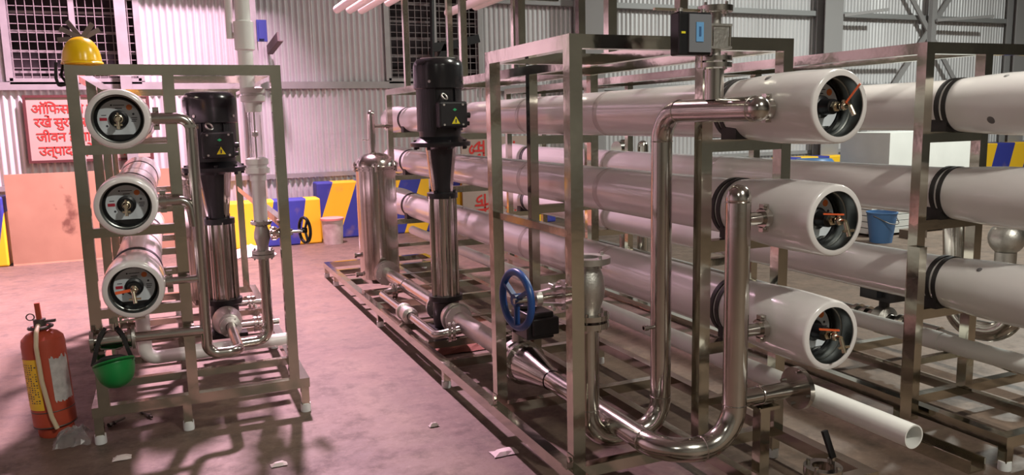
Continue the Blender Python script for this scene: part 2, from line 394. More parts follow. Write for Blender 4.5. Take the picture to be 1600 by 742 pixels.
# ---- small skid
ZB = .185
sk = thing('skid_frame', 'stainless square tube frame of the small skid beside the red extinguisher', 'skid frame', (.08, 5.5, 0))
XL, XM, XR, YF, YBK = -.365, .035, .525, 4.17, 6.85
rail(sk, (-.42, YF, ZB-.025), (.6, YF, ZB-.025)); rail(sk, (-.42, YBK, ZB-.025), (.6, YBK, ZB-.025))
rail(sk, (-.395, YF+.025, ZB-.025), (-.395, YBK-.025, ZB-.025)); rail(sk, (.575, YF+.025, ZB-.025), (.575, YBK-.025, ZB-.025))
for y in (4.62, 5.05, 5.5, 6.0, 6.45): rail(sk, (-.37, y, ZB-.03), (.55, y, ZB-.03), .04)
rail(sk, (XM, YF+.025, ZB-.03), (XM, YBK-.025, ZB-.03), .04)
for y in (YF, 5.5, YBK):
    for x in (-.395, .0, .575): foot(sk, x, y, ZB-.05)
ZT = 1.79
PY = (YF, 5.25, 6.1)
for y in PY+(YBK,):
    for x in (XL, XM): rail(sk, (x, y, ZB), (x, y, ZT-.05), name='post')
    for z in (1.425, 1.04, .655): rail(sk, (XL+.025, y, z-.022), (XM-.025, y, z-.022), .044, 'crossbar')
for y in (YF, YBK): rail(sk, (XR, y, ZB), (XR, y, ZT-.05), name='post'); rail(sk, (XL-.025, y, ZT-.025), (XR+.025, y, ZT-.025), name='top_rail')
for x in (XL, XM, XR): rail(sk, (x, YF+.025, ZT-.025), (x, YBK-.025, ZT-.025), name='top_rail')
rail(sk, (XM+.025, 4.9, ZT-.03), (XR-.025, 4.9, ZT-.03), .04, 'top_rail')
rail(sk, (XR, YF+.025, 1.0), (XR, YBK-.025, 1.0), .04, 'crossbar')

# ---- long skid (pump side towards the gangway)
ZR = .15
def long_frame(label, x0, x1, rack, ys, portal):
    fr = thing('skid_frame', label, 'skid frame', ((x0+x1)/2, 5, 0)); h = .025; zc = ZR-h
    rail(fr, (x0, 2.1, zc), (x0, 7.88, zc)); rail(fr, (x1, 2.1, zc), (x1, 7.88, zc))
    for y in (2.125, 7.855): rail(fr, (x0+h, y, zc), (x1-h, y, zc))
    for y in (2.65, 3.43, 4.23, 4.65, 5.15, 5.85, 6.35, 6.9, 7.4): rail(fr, (x0+h, y, zc), (x1-h, y, zc), .046)
    xm = rack[0] if rack[0]-x0 > .2 else rack[1]
    rail(fr, (xm, 2.15, zc-.002), (xm, 7.83, zc-.002), .042)
    for y in (2.12, 2.65, 4.19, 5.72, 7.4, 7.86):
        for x in (x0, x1): foot(fr, x, y, ZR-.05, .04)
    ztop = 1.80
    for y in ys:
        for x in rack: rail(fr, (x, y, ZR), (x, y, ztop-.05), name='post')
        for z in (1.405, 1.003, .582): rail(fr, (rack[0]+h, y, z-h), (rack[1]-h, y, z-h), .048, 'crossbar')
        rail(fr, (rack[0]+h, y, .326), (rack[1]-h, y, .326), .03, 'crossbar')
        rail(fr, (rack[0]+h, y, ztop-h), (rack[1]-h, y, ztop-h), name='top_rail')
    for x in rack: rail(fr, (x, ys[0]-h, ztop-h), (x, ys[-1]+h, ztop-h), name='top_rail')
    return fr
RACK1 = (1.95, 2.345); YS1 = (2.62, 4.23, 5.85, 7.43)
f1 = long_frame('stainless square tube frame with the blue handwheel standing inside it', 1.365, 2.365, RACK1, YS1, True)
for y in (2.65, 3.43): rail(f1, (1.388, y, ZR), (1.388, y, 1.75), .052, 'post')
rail(f1, (1.388, 2.624, 1.776), (1.388, 3.456, 1.776), .052, 'top_rail')
rail(f1, (1.414, 2.65, 1.776), (1.925, 2.65, 1.776), .05, 'top_rail'); rail(f1, (1.414, 3.43, 1.776), (1.925, 3.43, 1.776), .05, 'top_rail')
rail(f1, (1.395, 2.676, 1.065), (1.395, 3.404, 1.065), .03, 'crossbar')
for y in (2.65, 3.43):   # bolted cleats at the post feet
    MB().box(1.358, 1.363, y-.025, y+.025, ZR, ZR+.05).box(1.33, 1.36, y-.02, y+.02, ZR, ZR+.004).cyl((1.352, y, ZR+.028), (1.362, y, ZR+.028), .012, seg=6).build('cleat', FRAME, f1)
# stubs on the rack that carry the loose plastic pipes
ZP = 2.60
for y in (3.34, 4.37, 5.35, 6.77):
    rail(f1, (1.95, y, 1.80), (1.95, y, ZP-.04), .045, 'upright'); rail(f1, (2.345, y, 1.80), (2.345, y, ZP-.04), .045, 'upright')
    rail(f1, (1.62, y, ZP-.02), (3.4, y, ZP-.02), .04, 'pipe_bearer')
RACK2 = (3.15, 3.53)
f2 = long_frame('stainless square tube frame between the open white pipe and the blue bucket', 3.135, 4.15, RACK2, (2.62, 4.2, 5.75, 7.4), False)
rail(f2, (4.135, 2.62, ZR), (4.135, 2.62, 1.75), name='post'); rail(f2, (3.555, 2.62, 1.775), (4.16, 2.62, 1.775), name='top_rail')
p = ony(1408, 395, 2.56); MB().box(3.03, 3.075, 2.5, 2.56, .10, .90).box(3.075, 3.12, 2.555, 2.56, .10, .9).build('short_post', FRAME, f2, smooth=False)

# ------------------------------------------------------------------ pressure vessels
def make_vessel(label, L, port_side, seams, style, yp=.2, ts=.62, scuffs=()):
    v = thing('pressure_vessel', label, 'pressure vessel')
    half = [(.106, .0), (.123, .0), (.127, .004), (.130, .012), (.1325, .08), (.1345, .18), (.1335, .27), (.129, .36), (.122, .46), (.1175, .55), (.116, .64)]
    prof = [(.105, .02)]+half+[(r, L-t) for r, t in half[::-1][:-1]]+[(0, L)]
    MB().lathe(prof, (0, 0, 0), (0, 1, 0), 56).build('shell', FRP, v, sharp=50)
    MB().lathe([(.1055, .004), (.1045, .012), (.1045, .055), (.100, .057), (.100, .070), (.1045, .072), (.1045, .125)], (0, 0, 0), (0, 1, 0), 48).build('bore', BORE, v)
    MB().lathe([(.1045, .100), (.092, .098), (.092, .106), (0, .106)], (0, 0, 0), (0, 1, 0), 48).build('end_plate', BLACKS, v)
    R = .087; a0 = math.radians(-52); a1 = math.radians(232)
    pl = prism([(R*math.cos(a0+(a1-a0)*k/40), R*math.sin(a0+(a1-a0)*k/40)) for k in range(41)], (0, .104, 0), (1, 0, 0), (0, 0, 1), .004)
    pl = pl.build('label_plate', PLATE, v)
    MB().cyl((.045, .099, .052), (.045, .1005, .052), .0125, seg=16).build('sticker', ORANGE, pl)
    MB().box(-.078, -.048, .0985, .0998, -.006, .007).build('print_block', REDL, pl, smooth=False)
    pr = MB()
    for x0, x1, z in ((-.02, .026, .062), (-.012, .016, .048), (.05, .075, .006), (.052, .074, -.002), (.05, .07, -.010), (-.07, -.05, .018)): pr.box(x0, x1, .0988, .0999, z-.0016, z+.0016)
    pr.cyl((-.05, .0988, -.03), (-.05, .1, -.03), .005, seg=10).cyl((.06, .0988, .022), (.06, .1, .022), .005, seg=10).cyl((-.027, .0988, .062), (-.027, .1, .062), .004, seg=10)
    tag(pr.build('printed_marks', DARKP, pl, smooth=False), kind='stuff')
    hubL = .068 if style != 'front' else .035
    MB().lathe([(.040, .103), (.040, .085), (.029, .080), (.027, .1-hubL), (0, .1-hubL)], (0, 0, 0), (0, 1, 0), 28).build('hub', BLACK, v)
    y = .1-hubL; tp = MB()
    tp.lathe([(.017, 0), (.019, -.004), (.019, -.016), (.012, -.018), (.012, -.028)], (0, y, 0), (0, 1, 0), 6 if style != 'front' else 12)
    yb = y-.045
    tp.ball((0, yb, 0), .016).cyl((0, yb, 0), (0, yb-.03, 0), .009)
    if style == 'front': tp.cyl((0, yb-.01, .0), (0, yb-.014, -.045), .008).box(-.016, .016, yb-.014, yb-.006, -.03, -.022).cyl((0, yb, .012), (0, yb, .028), .005)
    elif style == 'up': tp.cyl((0, yb-.03, 0), (.004, yb-.045, -.03), .009).cyl((0, yb, .012), (0, yb, .022), .006)
    else: tp.cyl((0, yb-.028, 0), (.006, yb-.042, -.05), .009).cyl((0, yb, .012), (0, yb, .024), .006).bar((-.02, yb-.04, -.03), (.03, yb-.04, -.03), .008)
    tp = tp.build('tap', BRASS, v)
    if style == 'up': MB().bar((0, yb-.012, .012), (.022, yb-.05, .075), .012, .005).build('lever', HANDLE, tp, smooth=False)
    elif style == 'side': MB().bar((-.045, yb+.03, .026), (.012, yb-.01, .024), .012, .005).build('lever', HANDLE, tp, smooth=False)
    elif style == 'tag': MB().bar((-.075, yb+.0, -.004), (-.008, yb, .004), .004, .013).build('lever', HANDLE, tp, smooth=False)
    for t in (ts, ts+.036, L-.655, L-.62):
        rs = .1195 if t > .55 else .124
        MB().lathe([(.114, t-.012), (rs, t-.011), (rs, t+.011), (.114, t+.012)], (0, 0, 0), (0, 1, 0), 40).build('strap', RUBBER, v)
    for t in seams: MB().lathe([(.115, t-.028), (.1166, t-.025), (.1166, t+.025), (.115, t+.028)], (0, 0, 0), (0, 1, 0), 40).build('seam_band', FRPB, v)
    # grooved coupling on the side port
    pc = MB(); sx = port_side
    pc.cyl((sx*.125, yp, 0), (sx*.150, yp, 0), .028).ring((sx*.152, yp, 0), (1, 0, 0), .037, .02, .026, 20)
    for zz in (-.042, .042): pc.box(sx*.152-.013, sx*.152+.013, yp-.012, yp+.012, zz-.010, zz+.010).cyl((sx*.152, yp-.022, zz), (sx*.152, yp+.022, zz), .005, seg=8)
    pc.build('port_coupling', STEEL, v)
    for a_, t_, r_ in scuffs:
        nrm = Vector((math.sin(a_), 0, math.cos(a_))); c_ = nrm*.1338+Vector((0, t_, 0))
        MB().lathe([(0, .0022), (r_*.7, .0016), (r_, -.0006)], c_, nrm, 14).build('scuff_mark', SCUFF, v)
    return v
def saddle(v, ys, mirror=1):
    for y in ys:
        pts = [(.116*math.sin(a), -.116*math.cos(a)) for a in [math.radians(-58+116*k/12) for k in range(13)]]+[(.10, -.118), (-.10, -.118)]
        prism(pts, Vector(v.location)+Vector((0, y+.045, 0)), (1, 0, 0), (0, 0, 1), .09).build('saddle', RUBBER, v)
lv = []
for z, lab, st in ((1.540, 'white pressure vessel in the small skid frame, topmost, below the yellow helmet', 'front'),
                   (1.156, 'white pressure vessel in the small skid frame, second of three', 'front'),
                   (.775, 'white pressure vessel in the small skid frame, lowest, above the green helmet', 'tag')):
    v = make_vessel(lab, 2.8, 1, (1.2, 1.85), st, .155, .5); v.location = (-.182, 3.93, z); ROOTLOC[v.name] = Vector(v.location); lv.append(v)
Z1 = (1.521, 1.119, .698)
for z, lab, st in zip(Z1, ('white pressure vessel whose orange lever points up, topmost on its rack', 'white pressure vessel level with the domed pipe cap, middle of its rack', 'white pressure vessel above the open white pipe, lowest of its rack'), ('up', 'side', 'side')):
    v = make_vessel(lab, 6.0, -1, (1.55, 2.55, 3.9), st, .2, .51, ((-.55, .29, .014),) if st == 'up' else ()); v.location = (2.17, 2.14, z); ROOTLOC[v.name] = Vector(v.location); saddle(v, (.48, 5.29))
for z, lab in zip(Z1, ('white pressure vessel topmost on the rack beside the pale carton stack', 'white pressure vessel on the rack above the blue bucket, middle one', 'white pressure vessel on the rack over the dark geared valve, lowest one')):
    v = make_vessel(lab, 5.85, 1, (2.2, 3.6), 'side', .2, .50, ((-2.1, .27, .018), (-.5, .25, .012)) if 'topmost' in lab else ((-.7, .3, .012),) if 'lowest' in lab else ()); v.location = (3.345, 2.08, z); ROOTLOC[v.name] = Vector(v.location); saddle(v, (.54, 5.32))

# ------------------------------------------------------------------ vertical multistage pumps
def make_pump(label, x, y, zb, zc, zt, seg=40):
    """zb base, zc top of the steel column, zt top of the motor"""
    P = thing('vertical_pump', label, 'pump', (x, y, zb)); c = (x, y, 0); Z = (0, 0, 1)
    MB().box(x-.12, x+.12, y-.12, y+.12, zb, zb+.025).lathe([(.075, zb+.02), (.085, zb+.05), (.085, zb+.19), (.11, zb+.205), (.11, zb+.235), (0, zb+.235)], c, Z, 28).build('base', BLACK, P)
    for s in (-1, 1):
        b = MB().cyl((x, y+s*.07, zb+.12), (x, y+s*.15, zb+.12), .05).flange((x, y+s*.155, zb+.12), (0, 1, 0), .088, .02, 6); b.build('port_flange', DULL, P)
    col = MB().lathe([(.078, zb+.235), (.078, zc), (0, zc)], c, Z, seg).build('column', STEEL, P)
    st = MB()
    for k in range(8):
        a = 2*PI*k/8+.2; px_, py_ = x+.086*math.cos(a), y+.086*math.sin(a); st.cyl((px_, py_, zb+.22), (px_, py_, zc+.01), .0075 if k % 2 else .013, seg=8)
    st.build('stay_bolts', STEEL, col)
    MB().lathe([(0, zc-.004), (.098, zc-.004), (.098, zc+.03), (.08, zc+.034), (0, zc+.034)], c, Z, 32).bolts((x, y, zc+.03), Z, .088, 4, .009, .04, .7).build('column_head', BLACK, P)
    hl = .335; zf = zc+hl
    MB().lathe([(.066, zc+.03), (.098, zf-.02)], c, Z, 32).build('coupling_guard', STEEL, P)
    lan = MB()
    for a in (math.radians(-105), math.radians(75)): lan.lathe([(.070, zc+.03), (.074, zc+.1), (.105, zf-.03), (.13, zf-.01), (.08, zf-.01)], c, Z, 14, a+PI/2-math.radians(42), a+PI/2+math.radians(42))
    lan.build('lantern_bracket', BLACK, P)
    MB().lathe([(0, zf-.012), (.185, zf-.012), (.19, zf-.004), (.19, zf+.014), (.17, zf+.02), (.13, zf+.05), (0, zf+.05)], c, Z, 40).bolts((x, y, zf+.0), Z, .165, 8, .012, .06).build('motor_flange', BLACK, P)
    zm = zt-.175
    mo = MB().lathe([(.128, zf+.04), (.132, zf+.07), (.132, zm), (0, zm)], c, Z, 40).build('motor_body', BLACK, P)
    fn = MB(); n = 44
    for k in range(n):
        a = 2*PI*k/n
        if math.cos(a+PI/2) > .88: continue
        fn.bar((x+.14*math.cos(a), y+.14*math.sin(a), zf+.085), (x+.14*math.cos(a), y+.14*math.sin(a), zm), .004, .032, up=(-math.sin(a), math.cos(a), 0))
    fn.build('cooling_fins', BLACK, mo, smooth=False)
    fc = MB().lathe([(.15, zm-.012), (.156, zm-.008), (.156, zt-.05), (.150, zt-.025), (.132, zt-.004), (.10, zt), (0, zt)], c, Z, 44).build('fan_cover', BLACKS, P)
    gr = MB()
    for k in range(5): gr.ring((x, y, zt+.001), Z, .03+.02*k, .022+.02*k, .004)
    for a in range(4): gr.cyl((x+.157*math.cos(a*PI/2+.9), y+.157*math.sin(a*PI/2+.9), zm+.03), (x+.163*math.cos(a*PI/2+.9), y+.163*math.sin(a*PI/2+.9), zm+.03), .009, seg=8)
    tag(gr.build('grille', DULL, fc), kind='stuff')
    zk = (zf+zm)/2+.0; yb = y-.205
    tb = MB().box(x-.07, x+.115, yb, y-.125, zk-.075, zk+.085).build('terminal_box', BLACK, P, smooth=False)
    bv = tb.modifiers.new('bevel', 'BEVEL'); bv.width = .014; bv.segments = 2
    MB().bolts((x+.022, yb-.001, zk+.005), (0, 1, 0), .085, 4, .007, .008, PI/4).build('screw', DULL, tb)
    prism([(-.026, -.02), (.026, -.02), (0, .025)], (x+.035, yb-.003, zk-.03), (1, 0, 0), (0, 0, 1), -.002).build('warning_label', WARN, tb, smooth=False)
    prism([(-.004, -.014), (.003, -.014), (.005, .006), (-.003, .010)], (x+.035, yb-.0056, zk-.03), (1, 0, 0), (0, 0, 1), -.0006).build('warning_mark', DARKP, tb, smooth=False)
    prism([(-.014, 0), (0, -.009), (.014, 0), (0, .009)], (x+.03, yb-.003, zk+.035), (1, 0, 0), (0, 0, 1), -.001).build('green_mark', GREENL, tb, smooth=False)
    MB().torus((x-.02, y-.165, zk+.115), (.4, -.6, .5), .022, .006, 20, 8).build('lifting_eye', DULL, P)
    MB().cyl((x+.115, y-.165, zk), (x+.14, y-.165, zk), .018).cyl((x+.115, y-.165, zk-.05), (x+.135, y-.165, zk-.05), .013).build('cable_gland', BLACKS, P)
    return P
PX, PYY = 1.6, 4.86
make_pump('tall vertical pump with black motor standing beside the chrome filter housing', PX, PYY, .15, 1.02, 1.885)
make_pump('shorter vertical pump with black motor inside the small skid frame', .268, 5.3, ZB, .90, 1.705)

# ------------------------------------------------------------------ cartridge filter housing
hx, hy = 1.6, 6.62
H = thing('filter_housing', 'polished upright filter housing with domed lid and thin top pipe', 'filter housing', (hx, hy, .15)); Z = (0, 0, 1)
MB().lathe([(0, .16), (.12, .16), (.165, .20), (.165, 1.13), (0, 1.13)], (hx, hy, 0), Z, 56).build('barrel', STEEL, H)
MB().lathe([(.165, 1.105), (.185, 1.105), (.185, 1.118), (.172, 1.12), (.172, 1.126), (.187, 1.128), (.187, 1.142), (.168, 1.145)], (hx, hy, 0), Z, 56).build('closing_ring', STEEL, H)
MB().lathe([(.168, 1.143), (.16, 1.18), (.135, 1.215), (.09, 1.24), (.04, 1.252), (0, 1.254)], (hx, hy, 0), Z, 56).build('domed_lid', STEEL, H)
tp = MB().tube([(hx-.02, hy, 1.24), (hx-.02, hy, 1.57)], .032).ball((hx-.02, hy, 1.57), .032, t0=.5, t1=1).build('top_pipe', STEEL, H)
MB().cyl((hx-.02, hy, 1.47), (hx+.16, hy, 1.47), .014).cyl((hx+.1, hy, 1.47), (hx+.13, hy, 1.47), .022).build('side_stub', STEEL, tp); MB().cyl((hx-.1, hy, 1.36), (hx, hy, 1.36), .005).build('pin', STEEL, tp)
for k in range(6):
    a = 2*PI*k/6+.3; q = Vector((hx+.195*math.cos(a), hy+.195*math.sin(a), 1.1)); MB().cyl(q, q+Vector((0, 0, .075)), .008, seg=8).cyl(q+Vector((0, 0, .05)), q+Vector((0, 0, .07)), .016, seg=6).build('swing_bolt', STEEL, H)
for a in (.6, 2.7, 4.7): MB().bar((hx+.12*math.cos(a), hy+.12*math.sin(a), .15), (hx+.12*math.cos(a), hy+.12*math.sin(a), .22), .05, .02).build('leg', STEEL, H, smooth=False)
MB().cyl((hx-.2, hy, .40), (hx-.15, hy, .40), .018).cyl((hx-.215, hy, .40), (hx-.195, hy, .40), .024, seg=6).build('drain_stub', STEEL, H)
MB().cyl((hx-.2, hy-.03, .24), (hx-.15, hy-.03, .24), .016).cyl((hx-.215, hy-.03, .24), (hx-.195, hy-.03, .24), .022, seg=6).build('drain_stub', STEEL, H)

hx, hy = .168, 6.32
H = thing('filter_housing', 'slim polished filter housing standing behind the shorter pump', 'filter housing', (hx, hy, ZB))
MB().lathe([(0, ZB), (.07, ZB), (.105, ZB+.05), (.105, 1.08), (.118, 1.085), (.118, 1.115), (.105, 1.12), (0, 1.12)], (hx, hy, 0), Z, 48).build('barrel', STEEL, H)
MB().lathe([(.105, 1.12), (.10, 1.15), (.075, 1.18), (.03, 1.195), (0, 1.196)], (hx, hy, 0), Z, 48).build('domed_lid', STEEL, H)
for k in range(4):
    q = Vector((hx+.124*math.cos(k*PI/2+.5), hy+.124*math.sin(k*PI/2+.5), 1.07)); MB().cyl(q, q+Vector((0, 0, .07)), .007, seg=8).cyl(q+Vector((0, 0, .045)), q+Vector((0, 0, .06)), .013, seg=6).build('swing_bolt', STEEL, H)
# ------------------------------------------------------------------ piping of the long skid
HZ = .27
T = thing('suction_pipe', 'stainless pipe joining the filter housing to the tall pump', 'pipe', (1.6, 5.7, HZ))
MB().cyl((1.6, 6.48, HZ), (1.6, 5.02, HZ), .052, seg=28).build('pipe_run', STEEL, T)
MB().flange((1.6, 6.40, HZ), (0, 1, 0), .10, .025, 8).flange((1.6, 6.365, HZ), (0, 1, 0), .10, .022, 8).build('flange', DULL, T)
MB().torus((1.6, 5.78, HZ), (0, 1, 0), .052, .004).build('weld_ring', STEEL, T)

T = thing('feed_header', 'stainless header pipe from the tall pump sweeping up to the domed riser cap', 'pipe', (1.6, 3, HZ))
RX, RY = 1.9, 2.34
MB().cyl((1.6, 4.69, HZ), (1.6, 3.80, HZ), .057, seg=28).build('discharge_run', DULL, T)
MB().flange((1.6, 4.66, HZ), (0, 1, 0), .098, .03, 8).lathe([(.057, -.0), (.085, .03), (.085, .06)], (1.6, 4.58, HZ), (0, 1, 0), 28).build('flange', DULL, T)
MB().flange((1.6, 3.79, HZ), (0, 1, 0), .105, .026, 8).build('flange', STEEL, T)
MB().lathe([(.049, -.30), (.056, -.24), (.094, -.04), (.094, 0)], (1.6, 3.60, HZ), (0, 1, 0), 36).build('reducer', STEEL, T)
MB().flange((1.6, 3.615, HZ), (0, 1, 0), .112, .028, 8).build('flange', STEEL, T)
MB().tube([(1.6, 3.33, HZ), (1.6, RY, HZ), (RX, RY, HZ), (RX, RY, 1.19)], .0455, 32, .149, 14).build('header_run', STEEL, T)
MB().lathe([(.0455, 0), (.047, .004), (.0455, .02), (.040, .042), (.026, .058), (.01, .064), (0, .065)], (RX, RY, 1.185), Z, 28).build('domed_cap', STEEL, T)
for c, ax in (((1.6, 2.9, HZ), (0, 1, 0)), ((1.6, RY+.15, HZ), (0, 1, 0)), ((1.75, RY, HZ), (1, 0, 0)), ((RX, RY, HZ+.15), Z), ((RX, RY, 1.187), Z)): MB().torus(c, ax, .0455, .0028, 32, 8).build('weld_ring', STEEL, T)
for z in Z1[1:]: MB().cyl((RX+.04, RY, z), (2.17-.165, RY, z), .025).build('port_stub', STEEL, T)
br = MB().cyl((RX+.03, RY, .435), (2.195, RY, .435), .032, seg=24).build('branch', STEEL, T)
MB().flange((2.205, RY, .435), (1, 0, 0), .083, .022, 4).build('flange', STEEL, br)
MB().torus((2.02, RY, .435), (1, 0, 0), .034, .004).build('u_bolt', STEEL, br)

T = thing('pipe_stand', 'short square steel stand holding the branch with the round end flange', 'pipe support', (2.03, 2.34, 0))
MB().box(2.01, 2.055, 2.32, 2.365, .0, .385).build('post', FRAME, T, smooth=False)
MB().box(1.985, 2.08, 2.295, 2.385, .385, .398).build('top_plate', FRAME, T, smooth=False)
T = thing('pipe_stand', 'low bolted clamp block carrying the header pipe behind the near post', 'pipe support', (1.6, 2.93, .15))
MB().box(1.54, 1.70, 2.86, 2.94, .15, .165).box(1.56, 1.64, 2.88, 2.92, .165, .222).build('block', FRAME, T, smooth=False)
MB().torus((1.6, 2.9, HZ), (0, 1, 0), .051, .005).build('u_bolt', STEEL, T)

# reject line: valve pipe dives under the header, rises and turns along the vessels
VX, VY, UX = 1.494, 2.74, 1.836
T = thing('reject_pipe', 'stainless pipe rising from under the header to a horizontal run with rounded end', 'pipe', (UX, VY, .2))
MB().tube([(VX, VY, .68), (VX, VY, .198), (UX, VY, .198), (UX, VY, 1.518), (UX, 2.17, 1.518)], .0425, 32, .12, 12).build('bent_pipe', STEEL, T)
MB().ball((UX, 2.17, 1.518), .0425, (0, -1, 0), 28, 8, .5, 1, .9).build('rounded_end', STEEL, T)
for c, ax in (((VX, VY, .335), Z), ((UX, VY, .335), Z), ((UX, VY, 1.40), Z), ((UX, 2.62, 1.518), (0, 1, 0)), ((UX, 2.19, 1.518), (0, 1, 0))): MB().torus(c, ax, .0425, .0026, 32, 8).build('weld_ring', STEEL, T)
MB().cyl((UX-.09, VY-.01, .64), (UX-.03, VY-.01, .64), .008).cyl((UX-.09, VY-.01, .64), (UX-.07, VY-.01, .64), .012).build('sample_nipple', STEEL, T)
MB().cyl((UX+.04, 2.30, 1.521), (2.17-.165, 2.34, 1.521), .024).build('port_stub', STEEL, T)

G = thing('globe_valve', 'stainless globe valve with big blue handwheel and open top flange', 'valve', (VX, VY, .7))
MB().lathe([(.045, .72), (.047, .745), (.064, .80), (.067, .84), (.062, .88), (.048, .915), (.046, .935)], (VX, VY, 0), Z, 36).build('body', DULL, G)
MB().flange((VX, VY, .947), Z, .089, .024, 4, .045).build('top_flange', DULL, G)
MB().flange((VX, VY, .722), Z, .083, .020, 8).flange((VX, VY, .690), Z, .083, .022, 8).build('lower_flange', STEEL, G)
zz = .815
bn = MB().cyl((VX-.05, VY, zz), (VX-.12, VY, zz), .038).flange((VX-.11, VY, zz), (1, 0, 0), .062, .018, 6).flange((VX-.088, VY, zz), (1, 0, 0), .062, .016, 6).build('bonnet', DULL, G)
yk = MB()
for s in (-1, 1): yk.bar((VX-.12, VY, zz+s*.035), (VX-.215, VY, zz+s*.022), .02, .012).cyl((VX-.16, VY-.02, zz+s*.045), (VX-.16, VY+.02, zz+s*.045), .007)
yk.cyl((VX-.21, VY, zz), (VX-.235, VY, zz), .03).build('yoke', DULL, bn)
MB().cyl((VX-.10, VY, zz), (VX-.32, VY, zz), .011).build('stem', STEEL, G)
wc = Vector((VX-.30, VY+.02, zz)); wax = Vector((-1, -.12, .0)); a, u, v_ = frame_of(wax)
hw = MB().torus(wc, wax, .108, .0145, 48, 12).cyl(wc-a*.02, wc+a*.015, .024)
for k in range(3):
    t = 2*PI*k/3+.5; hw.bar(wc, wc+(u*math.cos(t)+v_*math.sin(t))*.104, .02, .013)
hw.build('handwheel', BLUE, G)

B = thing('butterfly_valve', 'flanged butterfly valve with black gearbox clamped in the header', 'valve', (1.6, 3.70, .2))
MB().lathe([(.06, -.024), (.10, -.022), (.10, .022), (.06, .024)], (1.6, 3.70, HZ), (0, 1, 0), 36).bolts((1.6, 3.70, HZ), (0, 1, 0), .092, 8, .008, .24).build('body', DULL, B)
MB().cyl((1.6, 3.70, .36), (1.6, 3.70, .43), .028).build('neck', DULL, B)
ac = MB().box(1.575, 1.725, 3.52, 3.72, .41, .545).box(1.60, 1.745, 3.50, 3.60, .43, .52).box(1.56, 1.66, 3.66, 3.76, .42, .50).cyl((1.63, 3.64, .545), (1.63, 3.64, .57), .05).build('gearbox', BLACK, B)
bv = ac.modifiers.new('bevel', 'BEVEL'); bv.width = .008; bv.segments = 2
MB().cyl((1.58, 3.66, .48), (1.49, 3.66, .48), .014).bar((1.495, 3.69, .50), (1.495, 3.64, .38), .012, .02).build('crank', BLACK, B)

T = thing('bypass_pipe', 'thin stainless bypass pipe looping round the foot of the tall pump', 'pipe', (1.43, 5.3, .2))
MB().tube([(1.58, 5.87, .235), (1.415, 5.87, .215), (1.415, 4.50, .22), (1.58, 4.45, .255)], .026, 20, .06, 8).build('bent_pipe', STEEL, T)
MB().flange((1.50, 5.87, .225), (1, 0, 0), .062, .016, 4).flange((1.525, 5.87, .225), (1, 0, 0), .062, .016, 4).build('flange', STEEL, T)
MB().flange((1.49, 4.477, .237), (1, -.3, 0), .062, .016, 4).flange((1.515, 4.469, .24), (1, -.3, 0), .062, .016, 4).build('flange', STEEL, T)
cv = MB().lathe([(.03, -.10), (.055, -.085), (.055, -.06), (.045, -.055), (.05, 0), (.045, .045), (.058, .05), (.058, .075), (.03, .09)], (1.415, 5.15, .217), (0, 1, 0), 28).bolts((1.415, 5.15-.072, .217), (0, 1, 0), .046, 6, .006, .05).build('check_valve', DULL, T)

# powered valve on the upper run
T = thing('actuated_valve', 'powered valve with black control box and small blue display', 'valve', (1.82, 2.38, 1.56))
tx, ty = UX-.006, 2.40
MB().cyl((tx, ty, 1.555), (tx, ty, 1.665), .034, seg=24).build('lower_stub', STEEL, T)
MB().flange((tx, ty, 1.677), Z, .062, .016, 4).flange((tx, ty, 1.700), Z, .062, .016, 4).build('lower_flange', STEEL, T)
MB().cyl((tx, ty, 1.70), (tx, ty, 1.86), .022).box(tx-.032, tx+.032, ty-.035, ty+.035, 1.735, 1.815).box(tx-.045, tx+.045, ty-.04, ty+.04, 1.732, 1.740).box(tx-.045, tx+.045, ty-.04, ty+.04, 1.810, 1.818).build('valve_body', DULL, T)
for sx in (-.04, .04): MB().cyl((tx+sx, ty-.034, 1.735), (tx+sx, ty-.034, 1.815), .005, seg=8).build('tie_bolt', STEEL, T)
MB().flange((tx, ty, 1.872), Z, .062, .020, 4, .025).build('top_flange', STEEL, T)
bx0 = ony(1046, 52, 2.37).x; bx1 = ony(1097, 52, 2.37).x
ab = MB().box(bx0+.012, bx1+.01, 2.33, 2.385, 1.705, 1.85).build('control_box', BLACKS, T, smooth=False); bv = ab.modifiers.new('bevel', 'BEVEL'); bv.width = .006; bv.segments = 2
fa = MB().box(bx0+.048, bx1+.004, 2.322, 2.33, 1.715, 1.842).build('face_plate', GREYB, ab, smooth=False)
MB().box(bx0+.075, bx0+.105, 2.319, 2.322, 1.75, 1.815).build('display', SCREEN, fa, smooth=False)
MB().box(bx0+.086, bx0+.094, 2.3175, 2.319, 1.768, 1.80).build('display_mark', BLUEB, fa, smooth=False)
MB().box(bx0+.020, bx0+.036, 2.327, 2.33, 1.777, 1.784).build('indicator_window', WARN, ab, smooth=False)
MB().cyl((bx0+.02, 2.34, 1.85), (bx0+.02, 2.34, 1.862), .01).cyl((bx1-.02, 2.34, 1.85), (bx1-.02, 2.34, 1.862), .008).build('cap_screw', DULL, ab)
MB().cyl((bx1, ty, 1.775), (tx-.02, ty, 1.775), .026).build('drive_neck', DULL, T)
MB().bar((bx0-.03, 2.42, 1.868), (bx1+.03, 2.42, 1.868), .012, .008).build('handle_rod', BRASS, T, smooth=False)

